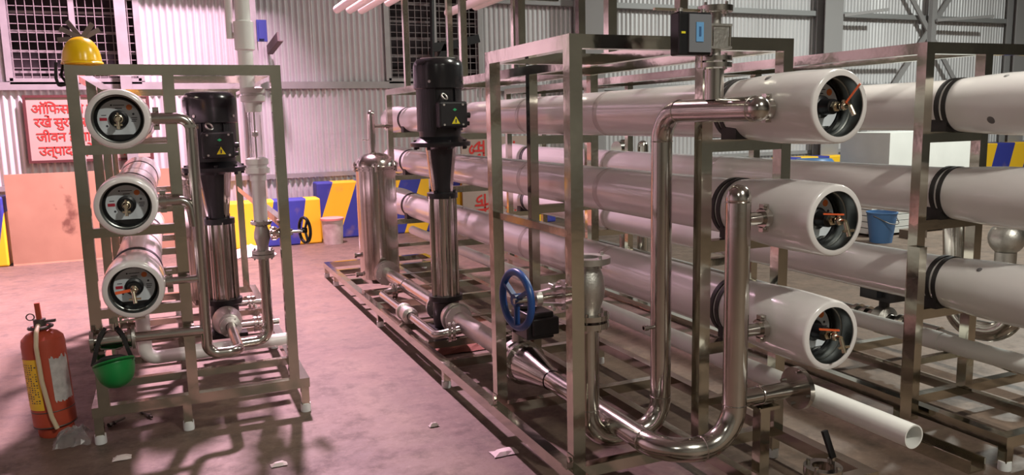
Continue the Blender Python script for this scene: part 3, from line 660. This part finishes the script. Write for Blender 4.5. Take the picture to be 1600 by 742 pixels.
# permeate pipes
def pvc(label, x, z, y0, y1, r):
    T = thing('plastic_pipe', label, 'pipe', (x, y0, z))
    MB().lathe([(r-.005, .6), (r-.005, 0), (r, 0), (r, y1-y0), (0, y1-y0)], (x, y0, z), (0, 1, 0), 36).build('pipe_wall', PVC, T)
    for y in (y0+1.0, y0+3.3): MB().lathe([(r, -.05), (r+.004, -.048), (r+.004, .048), (r, .05)], (x, y, z), (0, 1, 0), 36).build('socket', PVC, T)
pvc('white plastic pipe with open end sticking out under the lowest vessel', 2.268, .400, 1.855, 7.9, .0425)
pvc('white plastic pipe running low through the frame behind the short post', 3.40, .384, 1.7, 7.8, .0425)
T = thing('lever_valve', 'small flanged valve with black lever lying near the open white pipe', 'valve', (2.21, 2.2, .15))
lp = onz(1305, 722, .19)
MB().ring((lp.x-.06, lp.y, .17), Z, .07, .04, .035).bolts((lp.x-.06, lp.y, .175), Z, .057, 4, .008, .05, .4).build('body', STEEL, T)
MB().bar((lp.x-.01, lp.y, .18), (lp.x-.012, lp.y, .215), .012, .006).build('neck', STEEL, T, smooth=False)
MB().bar((lp.x-.012, lp.y, .21), (lp.x-.03, lp.y+.03, .31), .022, .014).build('lever', BLACK, T, smooth=False)
T = tag(MB().add([(2.96, 2.15, 0), (3.06, 2.15, 0), (3.06, 2.15, .055), (3.05, 2.15, .055), (3.05, 2.15, .008), (2.97, 2.15, .008), (2.97, 2.15, .055), (2.96, 2.15, .055)] +
        [(x, 5.6, z) for x, z in ((2.96, 0), (3.06, 0), (3.06, .055), (3.05, .055), (3.05, .008), (2.97, .008), (2.97, .055), (2.96, .055))],
        [(i, (i+1) % 8, 8+(i+1) % 8, 8+i) for i in range(8)]+[(7, 6, 5, 0), (0, 5, 4, 1), (4, 3, 2, 1), (8, 13, 14, 15), (9, 12, 13, 8), (9, 10, 11, 12)]).build('steel_channel', FRAME, loc=(3.0, 2.15, 0), smooth=False),
        'steel channel lying on the floor below the open white pipe', 'channel')

# ---- piping behind the second rack
T = thing('feed_header', 'stainless header with deep return bend behind the second vessel rack', 'pipe', (3.85, 3, .27))
MB().tube([(3.85, 6.8, .27), (3.85, 3.02, .27)], .047, 28).build('header_run', STEEL, T)
MB().tube([(3.80, 2.95, 1.1), (3.80, 2.90, .36), (3.86, 2.62, .36), (3.86, 2.62, .66)], .052, 28, .13, 12).build('return_bend', STEEL, T)
MB().tube([(3.85, 3.1, .27), (3.85, 2.55, .22), (4.0, 2.5, .22), (4.05, 2.5, .1)], .045, 24, .08, 8).build('elbow_run', STEEL, T)
for y in (3.2, 3.27, 3.52, 3.59): MB().ring((3.85, y, .27), (0, 1, 0), .062, .045, .025).build('coupling', STEEL, T)
B = thing('butterfly_valve', 'dark geared valve under the lowest vessel of the second rack', 'valve', (3.85, 3.4, .3))
MB().lathe([(.05, -.05), (.085, -.03), (.085, .03), (.05, .05)], (3.85, 3.4, .27), (0, 1, 0), 28).build('body', DULL, B)
MB().box(3.78, 3.93, 3.30, 3.52, .40, .52).box(3.74, 3.80, 3.36, 3.46, .42, .50).cyl((3.85, 3.4, .34), (3.85, 3.4, .42), .03).build('gearbox', BLACK, B, smooth=False)
G = thing('globe_valve', 'round bodied stainless valve behind the second vessel rack', 'valve', (3.86, 2.65, .78))
q = onx(1573, 372, 3.86)
MB().ball(q, .085, Z, 28, 12).lathe([(.05, -.17), (.05, -.07)], q, Z, 24).lathe([(.05, .07), (.05, .13)], q, Z, 24).flange(q+Vector((0, 0, .13)), Z, .085, .02, 8).flange(q-Vector((0, 0, .17)), Z, .085, .02, 8).build('body', DULL, G)
MB().cyl(q, q+Vector((.13, 0, 0)), .03).flange(q+Vector((.1, 0, 0)), (1, 0, 0), .05, .02, 6).build('bonnet', DULL, G)
for (xx, yy, lab) in ((3.86, 5.62, 'chrome domed fitting cluster seen between the two upper vessels'),):
    T = thing('pipe_fitting', lab, 'fitting', (xx, yy, 1.1))
    q = onx(975, 232, xx); MB().cyl((q.x, q.y, .15), (q.x, q.y, q.z), .045).ball((q.x, q.y, q.z), .085, Z, 24, 10).cyl((q.x-.1, q.y-.03, q.z), (q.x+.02, q.y, q.z), .07).build('domed_body', STEEL, T)
    MB().cyl((q.x+.17, q.y-.05, .15), (q.x+.17, q.y-.05, q.z+.02), .05).ball((q.x+.17, q.y-.05, q.z+.02), .05, Z, 20, 8).cyl((q.x+.27, q.y-.08, .15), (q.x+.27, q.y-.08, q.z+.04), .02).ball((q.x+.27, q.y-.08, q.z+.02), .03).build('side_riser', STEEL, T)

# ------------------------------------------------------------------ piping of the small skid
MX, MY, MZ = .112, 4.085, .395
T = thing('manifold_pipe', 'stainless manifold feeding the three vessels of the small skid', 'pipe', (MX, MY, MZ))
MB().tube([(-.02, MY, 1.54), (MX+.005, MY, 1.54), (MX, MY, MZ), (.262, MY, MZ), (.262, 4.72, MZ-.02)], .026, 24, .055, 10).build('bent_pipe', STEEL, T)
MB().tube([(-.02, MY, 1.156), (.085, MY+.0, 1.156), (.098, MY-.002, 1.03)], .022, 20, .05, 8).build('elbow', STEEL, T)
MB().cyl((-.02, MY, .775), (MX, MY, .775), .018).build('stub', STEEL, T)
MB().cyl((-.235, MY, .522), (MX, MY, .518), .024, seg=24).build('branch', STEEL, T)
MB().box(.09, .135, MY-.03, MY+.02, 1.495, 1.51).cyl((.138, MY+.01, 1.50), (.15, MY+.01, 1.50), .012, seg=6).build('end_lug', STEEL, T)
cv = MB().lathe([(.03, -.06), (.06, -.045), (.06, -.02), (.045, -.01), (.05, .05), (.045, .10), (.06, .11), (.06, .135), (.03, .15)], (.262, 4.74, MZ-.03), (0, 1, -.12), 28).bolts((.262, 4.71, MZ-.026), (0, 1, -.12), .05, 6, .006, .05).build('check_valve', DULL, T)
MB().lathe([(.045, 0), (.075, .1), (.082, .16), (.082, .24)], (.265, 4.88, MZ-.05), (0, 1, -.1), 28).build('reducer', DULL, T)
T = thing('strainer', 'flanged stainless coupling holding the strap of the green helmet', 'coupling', (-.3, MY, .52))
MB().lathe([(.0, -.165), (.052, -.165), (.052, -.148), (.030, -.145), (.034, -.13), (.046, -.12), (.048, -.06), (.044, -.03), (.030, -.02), (.03, -.008), (.05, -.006), (.05, .008), (.03, .01)], (-.225, MY, .523), (1, 0, 0), 32).build('body', STEEL, T)
MB().ring((-.207, MY, .523), (1, 0, 0), .056, .024, .014).build('flange', DULL, T)
MB().cyl((-.29, MY, .56), (-.29, MY, .60), .012).bar((-.27, MY, .602), (-.15, MY+.01, .61), .014, .006).build('lever', STEEL, T)

# flow meter line
FX, FY = .437, 4.42
zf_ = lambda y: zat(405, y, FY)
T = thing('flow_meter', 'clear tube flow meter in the white plastic riser of the small skid', 'flow meter', (FX, FY, zf_(300)))
MB().lathe([(0, zf_(282)), (.042, zf_(282)), (.042, zf_(272)), (.062, zf_(270)), (.062, zf_(262)), (.05, zf_(261)), (.05, zf_(258)), (.058, zf_(256)), (.058, zf_(248)), (.04, zf_(246)), (0, zf_(246))], (FX, FY, 0), Z, 32).build('lower_union', PVC, T)
MB().lathe([(.034, zf_(247)), (.034, zf_(172))], (FX, FY, 0), Z, 28).build('clear_tube', GLASS, T)
MB().cyl((FX, FY, zf_(246)), (FX, FY, zf_(174)), .005).lathe([(0, zf_(215)), (.018, zf_(212)), (.018, zf_(206)), (0, zf_(203))], (FX, FY, 0), Z, 16).build('float', DULL, T)
MB().lathe([(0, zf_(175)), (.040, zf_(175)), (.046, zf_(160)), (.062, zf_(158)), (.062, zf_(150)), (.05, zf_(149)), (.05, zf_(146)), (.062, zf_(145)), (.062, zf_(138)), (.04, zf_(136)), (0, zf_(136))], (FX, FY, 0), Z, 32).build('upper_union', PVC, T)
MB().lathe([(.038, zf_(140)), (.038, zf_(80)), (.05, zf_(78)), (.05, zf_(35)), (.038, zf_(33)), (.038, 2.9), (.0, 2.9)], (FX-.022, FY, 0), Z, 32).build('riser', PVC, T)
MB().cyl((FX-.085, FY+.04, zf_(60)), (FX-.085, FY+.04, 2.9), .02).bar((FX-.085, FY+.04, zf_(60)+.02), (FX-.02, FY, zf_(60)+.02), .02).build('side_pipe', PVC, T)
MB().cyl((FX, FY, zf_(282)), (FX, FY, zf_(346)), .036, seg=28).build('lower_pipe', PVC, T)
G = thing('globe_valve', 'small stainless valve with black handwheel below the flow meter', 'valve', (FX, FY, zf_(365)))
vz = zf_(366)
MB().lathe([(.04, vz+.062), (.04, vz+.05), (.03, vz+.045), (.04, vz+.01), (.042, vz-.02), (.03, vz-.06), (.03, vz-.09)], (FX, FY, 0), Z, 28).flange((FX, FY, vz-.095), Z, .058, .018, 8).flange((FX, FY, vz-.117), Z, .058, .018, 8).flange((FX, FY, vz+.064), Z, .055, .014, 6).build('body', DULL, G)
MB().cyl((FX, FY, vz), (FX+.13, FY+.01, vz), .02).flange((FX+.06, FY, vz), (1, 0, 0), .038, .018, 6).bar((FX+.07, FY, vz+.025), (FX+.16, FY, vz+.012), .012, .008).bar((FX+.07, FY, vz-.025), (FX+.16, FY, vz-.012), .012, .008).cyl((FX+.1, FY, vz), (FX+.23, FY, vz), .008).build('stem', STEEL, G)
hwc = Vector((FX+.225, FY, vz+.005)); hw = MB().torus(hwc, (1, .3, 0), .068, .009, 32, 8).cyl(hwc-Vector((.012, 0, 0)), hwc+Vector((.012, 0, 0)), .016)
a, u, v_ = frame_of((1, .3, 0))
for k in range(3): hw.bar(hwc, hwc+(u*math.cos(2.1*k)+v_*math.sin(2.1*k))*.066, .012, .008)
hw.build('handwheel', BLACKS, G)
T = thing('riser_pipe', 'stainless pipe bent at floor level below the black handwheel valve', 'pipe', (FX, FY, .35))
MB().tube([(FX, FY, vz-.12), (FX, FY, .345), (.286, FY-.02, .345)], .028, 24, .07, 10).build('bent_pipe', STEEL, T)
# white drain pipe low in the small skid
T = thing('plastic_pipe', 'white plastic drain pipe lying across the small skid base', 'pipe', (0, 4.55, .25))
MB().tube([(-.18, 4.5, .58), (-.18, 4.5, .30), (.55, 4.56, .30)], .035, 24, .06, 8).build('bent_pipe', PVC, T)
MB().lathe([(.035, -.06), (.041, -.058), (.041, .058), (.035, .06)], (.08, 4.52, .30), (1, .08, 0), 24).build('socket', PVC, T)
T = thing('flanged_pipe', 'pair of small flanged pipes beside the foot of the shorter pump', 'pipe', (.42, 5.1, .3))
for k, (z, y) in enumerate(((.36, 5.35), (.30, 5.0))):
    MB().cyl((.30, y, z), (.56, y, z), .018).build('pipe_run', STEEL, T); MB().flange((.42, y, z), (1, 0, 0), .05, .014, 4).flange((.445, y, z), (1, 0, 0), .05, .014, 4).build('flange', STEEL, T)

# ------------------------------------------------------------------ helmets
def helmet(T, c, rx, ry, h, axis_up, tilt, m, fwd=(0, -1, 0)):
    c = Vector(c); up = Vector(axis_up).normalized(); f = Vector(fwd); f = (f-up*f.dot(up)).normalized(); r = up.cross(f)
    n, k_ = 40, 12; vs = []; fs = []
    for i in range(k_+1):
        t = i/k_*PI/2; rr = math.cos(t)**.75; hh = math.sin(t)
        for j in range(n):
            a = 2*PI*j/n; x = math.sin(a)*rx*rr; y = math.cos(a)*ry*rr
            z = h*hh
            if i == 0: x *= 1.05; y *= 1.05
            rib = 1+.02*math.exp(-(x/.022)**2)*hh
            vs.append(c+r*x+f*y+up*z*rib)
    for i in range(k_):
        for j in range(n): fs.append((i*n+j, i*n+(j+1) % n, (i+1)*n+(j+1) % n, (i+1)*n+j))
    sh = MB().add(vs, fs).build('helmet_shell', m, T, sharp=60)
    so = sh.modifiers.new('thickness', 'SOLIDIFY'); so.thickness = .003
    vs = []; fs = []
    for j in range(15):
        a = math.radians(-70+10*j)
        for q, dz in ((1.02, .004), (1.02+.26*max(math.cos(a*1.25), 0), -.006)):
            vs.append(c+r*math.sin(a)*rx*q+f*math.cos(a)*ry*q+up*dz)
    for j in range(14): fs.append((2*j, 2*j+2, 2*j+3, 2*j+1))
    br_ = MB().add(vs, fs).build('brim', m, T, sharp=60); so = br_.modifiers.new('thickness', 'SOLIDIFY'); so.thickness = .004
yh = Vector((-.32, 4.2, ZT+.004))
T = thing('safety_helmet', 'yellow safety helmet resting on the top corner of the small frame', 'helmet', yh)
helmet(T, yh, .082, .105, .118, (0, 0, 1), 0, YELLOWH, (.25, -1, 0))
MB().tube([(-.425, 4.2, 1.80), (-.43, 4.19, 1.73), (-.42, 4.17, 1.695), (-.385, 4.15, 1.70)], .007, 10, .015, 5).tube([(-.40, 4.22, 1.79), (-.41, 4.2, 1.74), (-.39, 4.19, 1.71)], .006, 10, .015, 5).build('chin_strap', STRAP, T)
yt = Vector((-.315, 4.24, 1.905))
T = thing('cloth_strip', 'bunch of dark rag strips tied above the yellow helmet', 'rag', yt)
for dx, dz, ty_ in ((-.085, .05, 0), (-.055, .085, .02), (.05, .075, .0), (.075, .05, .02), (-.10, .0, .02)):
    MB().bar(yt+Vector((0, 0, .005)), yt+Vector((dx, ty_, dz)), .006, .022).build('strip', mat('grey_rag', (.16, .13, .13), .8), T, smooth=False)
gh = Vector((-.298, 4.03, .425))
T = thing('safety_helmet', 'green safety helmet hanging upside down by its strap', 'helmet', gh)
helmet(T, gh, .088, .10, .115, (.16, -.34, -.93), 0, GREENH, (0.1, -.95, .3))
for x0, x1, x2 in ((-.345, -.365, -.385), (-.25, -.235, -.215)):
    MB().bar((x0, MY-.055, .555), (x1, MY-.06, .49), .018, .004, up=(0, 1, 0)).bar((x1, MY-.06, .49), (x2, 4.03, .42), .018, .004, up=(0, 1, 0)).bar((x0, MY-.055, .555), ((x0-.3)/2, MY-.01, .583), .018, .004, up=(0, 1, 0)).build('strap', STRAP, T, smooth=False)
MB().tube([(-.375, 4.0, .425), (-.33, 3.975, .462), (-.27, 3.975, .465), (-.222, 4.0, .44)], .014, 10, .03, 6).build('sweatband', STRAP, T)
MB().tube([(-.37, 4.05, .425), (-.30, 4.1, .44), (-.225, 4.06, .435)], .008, 10, .04, 6).build('cradle', mat('pale_cradle', (.45, .45, .42), .6), T)

# ------------------------------------------------------------------ fire extinguisher
ex = Vector((-.607, 4.42, 0)); T = thing('fire_extinguisher', 'battered red fire extinguisher with yellow label and pale hose', 'fire extinguisher', ex)
ax = Vector((-.045, .02, 1)).normalized(); er = .096
MB().lathe([(0, .0), (.075, .0), (.08, .012), (.08, .045), (er, .06), (er, .465), (.092, .492), (.07, .515), (.036, .53), (.036, .55), (0, .55)], ex, ax, 40).build('cylinder', REDX, T)
MB().torus(ex+ax*.058, ax, er-.001, .004, 40, 8).torus(ex+ax*.135, ax, er-.001, .003, 40, 8).build('seam', BOLT, T)
a, u, v_ = frame_of(ax)
def wrap(t0, t1, z0, z1, r, jag=0):
    n = 18; vs = []; fs = []
    for k in range(n+1):
        t = math.radians(t0+(t1-t0)*k/n); d_ = (Vector((math.cos(t), math.sin(t), 0))); d_ = (d_-ax*d_.dot(ax)).normalized()
        j0 = random.uniform(-jag, jag); j1 = random.uniform(-jag, jag)
        vs += [ex+ax*(z0+j0)+d_*r, ex+ax*(z1+j1)+d_*r]
    for k in range(n): fs.append((2*k, 2*k+2, 2*k+3, 2*k+1))
    return MB().add(vs, fs)
yl = wrap(178, 256, .15, .405, er+.0012).build('yellow_label', YLAB, T)
tx_ = MB()
for c_ in range(8):
    for r_ in range(18):
        if random.random() < .25: continue
        t = 184+c_*8.6; z0 = .185+r_*.0112
        w_ = wrap(t, t+random.uniform(2.5, 5), z0, z0+random.uniform(.004, .007), er+.002); tx_.add(w_.v, w_.f)
tag(tx_.build('label_print', DARKP, yl, smooth=False), kind='stuff')
wrap(286, 345, .185, .40, er+.0014, .012).build('torn_label', WLAB, T)
hs = [ex+ax*z+(Vector((math.cos(math.radians(t)), math.sin(math.radians(t)), 0)))*r for z, t, r in ((.56, 262, .03), (.535, 262, .075), (.47, 262, .108), (.30, 263, .111), (.12, 272, .112), (.06, 280, .118))]
MB().tube(hs, .0105, 14, .03, 5).build('hose', HOSE, T)
MB().cyl(ex+ax*.55, ex+ax*.585, .028).bar(ex+ax*.57+Vector((-.02, 0, 0)), ex+ax*.575+Vector((.07, -.02, 0)), .02, .012).torus(ex+ax*.545, ax, .05, .008, 28, 8).build('valve_head', BOLT, T)
MB().bar(ex+ax*.58, ex+ax*.665, .022, .022).build('grip', REDX, T, smooth=False)
MB().torus(ex+ax*.60+Vector((-.035, -.01, 0)), (0, 1, .2), .017, .003, 20, 6).build('pin_ring', BOLT, T)

# ------------------------------------------------------------------ litter on the floor
def crumple(name, label, cat, c, sx, sy, sz, m, n=9, flat=False, loc=None):
    vs = []; fs = []
    for i in range(n):
        for j in range(n):
            a = (i/(n-1)-.5)*2; b = (j/(n-1)-.5)*2; e = max(0, 1-max(abs(a), abs(b))**2)
            jj = .35 if not flat else .12
            vs.append((c[0]+sx*(a+random.uniform(-jj, jj)/n*2), c[1]+sy*(b+random.uniform(-jj, jj)/n*2), c[2]+.003+sz*(e*.6+random.random()*.4*(.3+e))))
    for i in range(n-1):
        for j in range(n-1): q = i*n+j; fs.append((q, q+n, q+n+1, q+1))
    o = MB().add(vs, fs).build(name, m, loc=c, smooth=False); return tag(o, label, cat)
q = onz(115, 690); crumple('plastic_bag', 'crumpled clear plastic bag beside the red extinguisher', 'plastic bag', (q.x, q.y, 0), .085, .09, .075, BAG, 12)
for (x, y, s, lab) in ((788, 708, .06, 'torn pink paper scrap by the foot of the blue handwheel frame'), (678, 666, .025, 'tiny paper scrap alone on the open gangway floor'), (436, 727, .035, 'thin paper strip on the dark floor before the small skid'), (191, 717, .04, 'pale stained paper scrap between extinguisher and small skid')):
    q = onz(x, y); crumple('paper_scrap', lab, 'paper', (q.x, q.y, 0), s, s*.6, .02, PAPER, 5, True)
for k, (xa, ya, xb, yb_, lab) in enumerate(((170, 668, 195, 656, 'longer dark bolt lying under the small skid'), (221, 646, 238, 655, 'stubby dark bolt with nut lying under the small skid'))):
    A = onz(xa, ya); C_ = onz(xb, yb_); A.z = C_.z = .012
    tag(MB().cyl(A, C_, .006, seg=10).cyl(A, A+(C_-A).normalized()*.014, .012, seg=6).cyl(A+(C_-A)*(.3 if k == 0 else .7), A+(C_-A)*(.3 if k == 0 else .7)+(C_-A).normalized()*.012, .011, seg=6).build('bolt', BOLT, loc=(A.x, A.y, 0)), lab, 'bolt')
q = onz(742, 538); crumple('cloth_rag', 'reddish brown cloth on the floor below the header pipe', 'cloth', (q.x, q.y, 0), .30, .16, .05, mat('brown_cloth', (.20, .075, .05), .85), 9)
q = onz(398, 396)
crumple('plastic_sheet', 'heap of white plastic sheet on the floor beyond the small skid', 'plastic sheet', (q.x, q.y, 0), .22, .3, .10, mat('white_film', (.8, .76, .78), .4), 10)
q = onz(374, 388); tag(MB().ball((q.x, q.y, .05), .06, sq=.8).cyl((q.x, q.y, .05), (q.x, q.y, .13), .02).build('red_cap', mat('red_plastic', (.7, .05, .04), .4), loc=(q.x, q.y, 0)), 'small red plastic cap on the floor by the striped block', 'cap')

# ------------------------------------------------------------------ things by the back wall
def barrier(label, x0, x1, y0, y1, h, m):
    o = MB().box(x0, x1, y0, y1, 0, h).build('concrete_barrier', m, loc=(x0, y0, 0), smooth=False)
    bv = o.modifiers.new('bevel', 'BEVEL'); bv.width = .02; bv.segments = 2
    return tag(o, label, 'barrier')
barrier('low yellow and blue striped concrete block in front of the others', .62, 1.74, 10.2, 10.5, .575, stripe_mat('stripes_low_block', 1.3, .18, -.45, .30))
barrier('tall yellow and blue striped concrete block behind the stained bucket', 1.75, 5.2, 10.5, 10.78, .745, stripe_mat('stripes_tall_block', .60, .36, .34, .48))
barrier('striped concrete block end showing left of the plywood panel', -2.9, -1.70, 10.3, 10.6, .78, stripe_mat('stripes_end_block', 1.5, .2, .6, .12))
barrier('striped concrete block beside the flow meter pipe', -.1, .60, 10.55, 10.8, .70, stripe_mat('stripes_hidden_block', .6, .36, .1, .45))
barrier('striped concrete block between blue drum and carton stack', 9.3, 12.4, 10.35, 10.65, .78, stripe_mat('stripes_right_block', .62, .3, .1, .4))
barrier('striped concrete block under the far dark column', 12.6, 15.6, 10.35, 10.65, .86, stripe_mat('stripes_far_block', .9, .3, .2, .55))
T = thing('plywood_box', 'large plywood panel crate with dark stains leaning at the back wall', 'crate', (-.6, 10.3, 0))
bx = MB().box(-1.66, .32, 10.30, 10.33, .02, 1.02).build('front_panel', PLYF, T, smooth=False)
MB().box(-1.66, -1.63, 10.33, 10.5, .02, 1.0).build('side_panel', PLY, T, smooth=False); MB().box(.29, .32, 10.33, 10.5, .02, 1.0).build('side_panel', PLY, T, smooth=False)
MB().box(-1.66, .32, 10.30, 10.5, 0, .02).build('skid_board', PLY, T, smooth=False)
# Hindi safety sign
T = thing('safety_sign', 'cream sign board with red Hindi lettering on the corrugated wall', 'sign', (-.8, 10.82, 1.5))
sx0, sx1, sz0, sz1 = -1.475, -.14, 1.115, 1.90
MB().box(sx0, sx1, 10.83, 10.86, sz0, sz1).build('panel', SIGNB, T, smooth=False)
b = MB(); t = .03
for q in ((sx0, sx1, sz0, sz0+t), (sx0, sx1, sz1-t, sz1), (sx0, sx0+t, sz0+t, sz1-t), (sx1-t, sx1, sz0+t, sz1-t)): b.box(q[0], q[1], 10.815, 10.83, q[2], q[3])
b.build('border', SIGNF, T, smooth=False)
for k, (txt, x, z) in enumerate((('ऑफिस हो या कार खाना', -1.40, 1.69), ('रखें सुरक्षा का ध्यान', -1.38, 1.535), ('जीवन है गाना', -1.37, 1.365), ('उत्पादन हो भी बढ़ाना', -1.36, 1.205))):
    txt = txt.replace('फि', 'िफ')
    text_mesh('lettering', txt, .152, (x, 10.826, z), (PI/2, 0, 0), SIGNR, T, offset=.0012, spacing=.93)
T = thing('safety_sign', 'cream sign with sideways red Hindi lettering standing behind the tall pump', 'sign', (4.1, 10.4, .0))
MB().box(3.72, 4.75, 10.40, 10.43, .02, 1.27).build('panel', SIGNB, T, smooth=False)
text_mesh('lettering', 'सुरक्षा जीवन', .25, (3.90, 10.395, 1.22), (PI/2, PI/2, 0), SIGNR, T, offset=.004)
text_mesh('lettering', 'उत्पादन का', .25, (4.36, 10.395, 1.20), (PI/2, PI/2, 0), SIGNR, T, offset=.004)
# bucket
q = onz(521, 380); T = thing('bucket', 'stained cream paint bucket with pink lid beside striped block', 'bucket', (q.x, q.y, 0))
MB().lathe([(0, 0), (.12, 0), (.135, .29), (.142, .295), (.142, .31)], (q.x, q.y, 0), Z, 32).build('pail', CREAMB, T)
MB().lathe([(.145, .30), (.147, .325), (.135, .33), (0, .33)], (q.x, q.y, 0), Z, 32).build('lid', PINKL, T)
q = onz(1376, 378); T = thing('bucket', 'blue plastic bucket standing beyond the second vessel rack', 'bucket', (q.x, q.y, 0))
MB().lathe([(0, 0), (.12, 0), (.165, .34), (.172, .34), (.172, .355), (.158, .355), (.115, .02), (0, .02)], (q.x, q.y, 0), Z, 32).build('pail', BLUEB, T)
MB().tube([(q.x-.165, q.y-.03, .32), (q.x-.07, q.y-.2, .23), (q.x+.06, q.y-.2, .23), (q.x+.165, q.y-.03, .33)], .006, 8, .08, 6).build('bail', BOLT, T)
# cartons and timber
T = thing('carton_stack', 'pale wrapped crate as tall as a bench beyond the vessel racks', 'crate', (10.2, 8.6, 0))
MB().box(9.36, 11.15, 8.3, 9.2, .12, 1.2).build('crate_body', WHITEB, T, smooth=False); MB().box(9.36, 11.15, 8.295, 8.3, .60, .615).build('seam', COLM, T, smooth=False)
for x in (9.5, 10.25, 11.0): MB().box(x-.07, x+.07, 8.3, 9.2, 0, .12).build('pallet_block', PLY, T, smooth=False)
for k in range(6):
    tag(MB().box(7.75, 9.15, 7.05+.01*k, 7.75, .03+.075*k, .095+.075*k).build('foam_board', WHITEB, loc=(7.75, 7.05, .03+.075*k), smooth=False), 'pale board in the stack beside the blue bucket', 'board', 'boards stacked beside the blue bucket')
tag(MB().box(8.0, 8.25, 6.72, 6.9, 0, .1).build('timber_offcut', mat('dark_timber', (.10, .07, .05), .7), loc=(8.0, 6.7, 0), smooth=False), 'dark timber offcut on the floor by the blue bucket', 'timber')
T = thing('drum', 'blue plastic drum with black lid beyond the topmost vessel', 'drum', (8.85, 9.3, 0))
MB().lathe([(0, 0), (.27, 0), (.28, .03), (.28, .3), (.29, .31), (.28, .33), (.28, .78), (.25, .82), (0, .82)], (8.95, 9.3, 0), Z, 36).build('barrel', BLUEB, T)
T2 = tag(MB().lathe([(0, 0), (.30, 0), (.30, .45), (.26, .62), (.1, .68), (0, .69)], (8.35, 9.0, 0), Z, 30).build('tarpaulin_bundle', BLACKS, loc=(8.35, 9.0, 0)), 'black covered bundle beside the blue drum', 'bundle')
# blue plate and bracket on the door column, black arm at the second window
tag(MB().box(1.14, 1.26, WY-.40, WY-.36, 2.52, 2.78).box(1.16, 1.22, WY-.42, WY-.40, 2.55, 2.75).build('switch_box', mat('blue_box', (.03, .04, .22), .4), loc=(1.2, WY-.38, 2.65), smooth=False), 'small blue box fixed to the pale wall column', 'box')
tag(MB().bar((1.30, WY-.03, 2.45), (1.36, WY-.62, 2.56), .02, .11).bar((1.33, WY-.03, 2.40), (1.39, WY-.62, 2.51), .06, .012).build('wall_bracket', mat('rusty_bracket', (.12, .09, .09), .6), loc=(1.4, WY, 2.4), smooth=False), 'dark steel stub bracket on the bright corrugated wall', 'bracket')
T = thing('fan_arm', 'black jointed arm on a rod before the second window', 'bracket', (3.5, 10.6, 2.2))
A = ony(676, 92, 10.6); Bq = ony(674, -60, 10.6); C_ = ony(700, 72, 10.6); D_ = ony(748, 60, 10.6); E_ = ony(690, 95, 10.6)
MB().cyl(A, Bq, .028).build('rod', BLACK, T); MB().bar(A+Vector((0, 0, .15)), C_, .06, .12).bar(C_, D_, .06, .11).build('arm', BLACK, T, smooth=False); MB().bar(C_, E_, .06, .14).build('link', BLACK, T, smooth=False)
# loose plastic pipes on the rack bearers
def loose(label, x, z, y0, y1, r, n=20):
    tag(MB().lathe([(r-.004, .3), (r-.004, 0), (r, 0), (r, y0-y1), (0, y0-y1)], (x, y0, z), (0, -1, 0), n).build('loose_pipe', PVCP, loc=(x, y0, z)), label, 'pipe', 'thin loose pipes stored on top of the frame' if label == GL else 'thick loose pipes stored on top of the frame')
GL = 'thinner cream plastic pipe stored overhead, its end above the filter housing'
GR = 'thicker cream plastic pipe stored overhead, its end beside the black window arm'
for x_, y_, r_ in ((1.70, 8.35, .040), (1.83, 8.35, .040), (1.95, 8.35, .040), (2.07, 7.75, .036), (2.88, 8.35, .042), (2.99, 7.8, .048), (3.11, 6.9, .048), (3.22, 6.7, .048)):
    loose(GL if x_ < 2.5 else GR, x_, ZP+r_, y_, 2.9, r_)
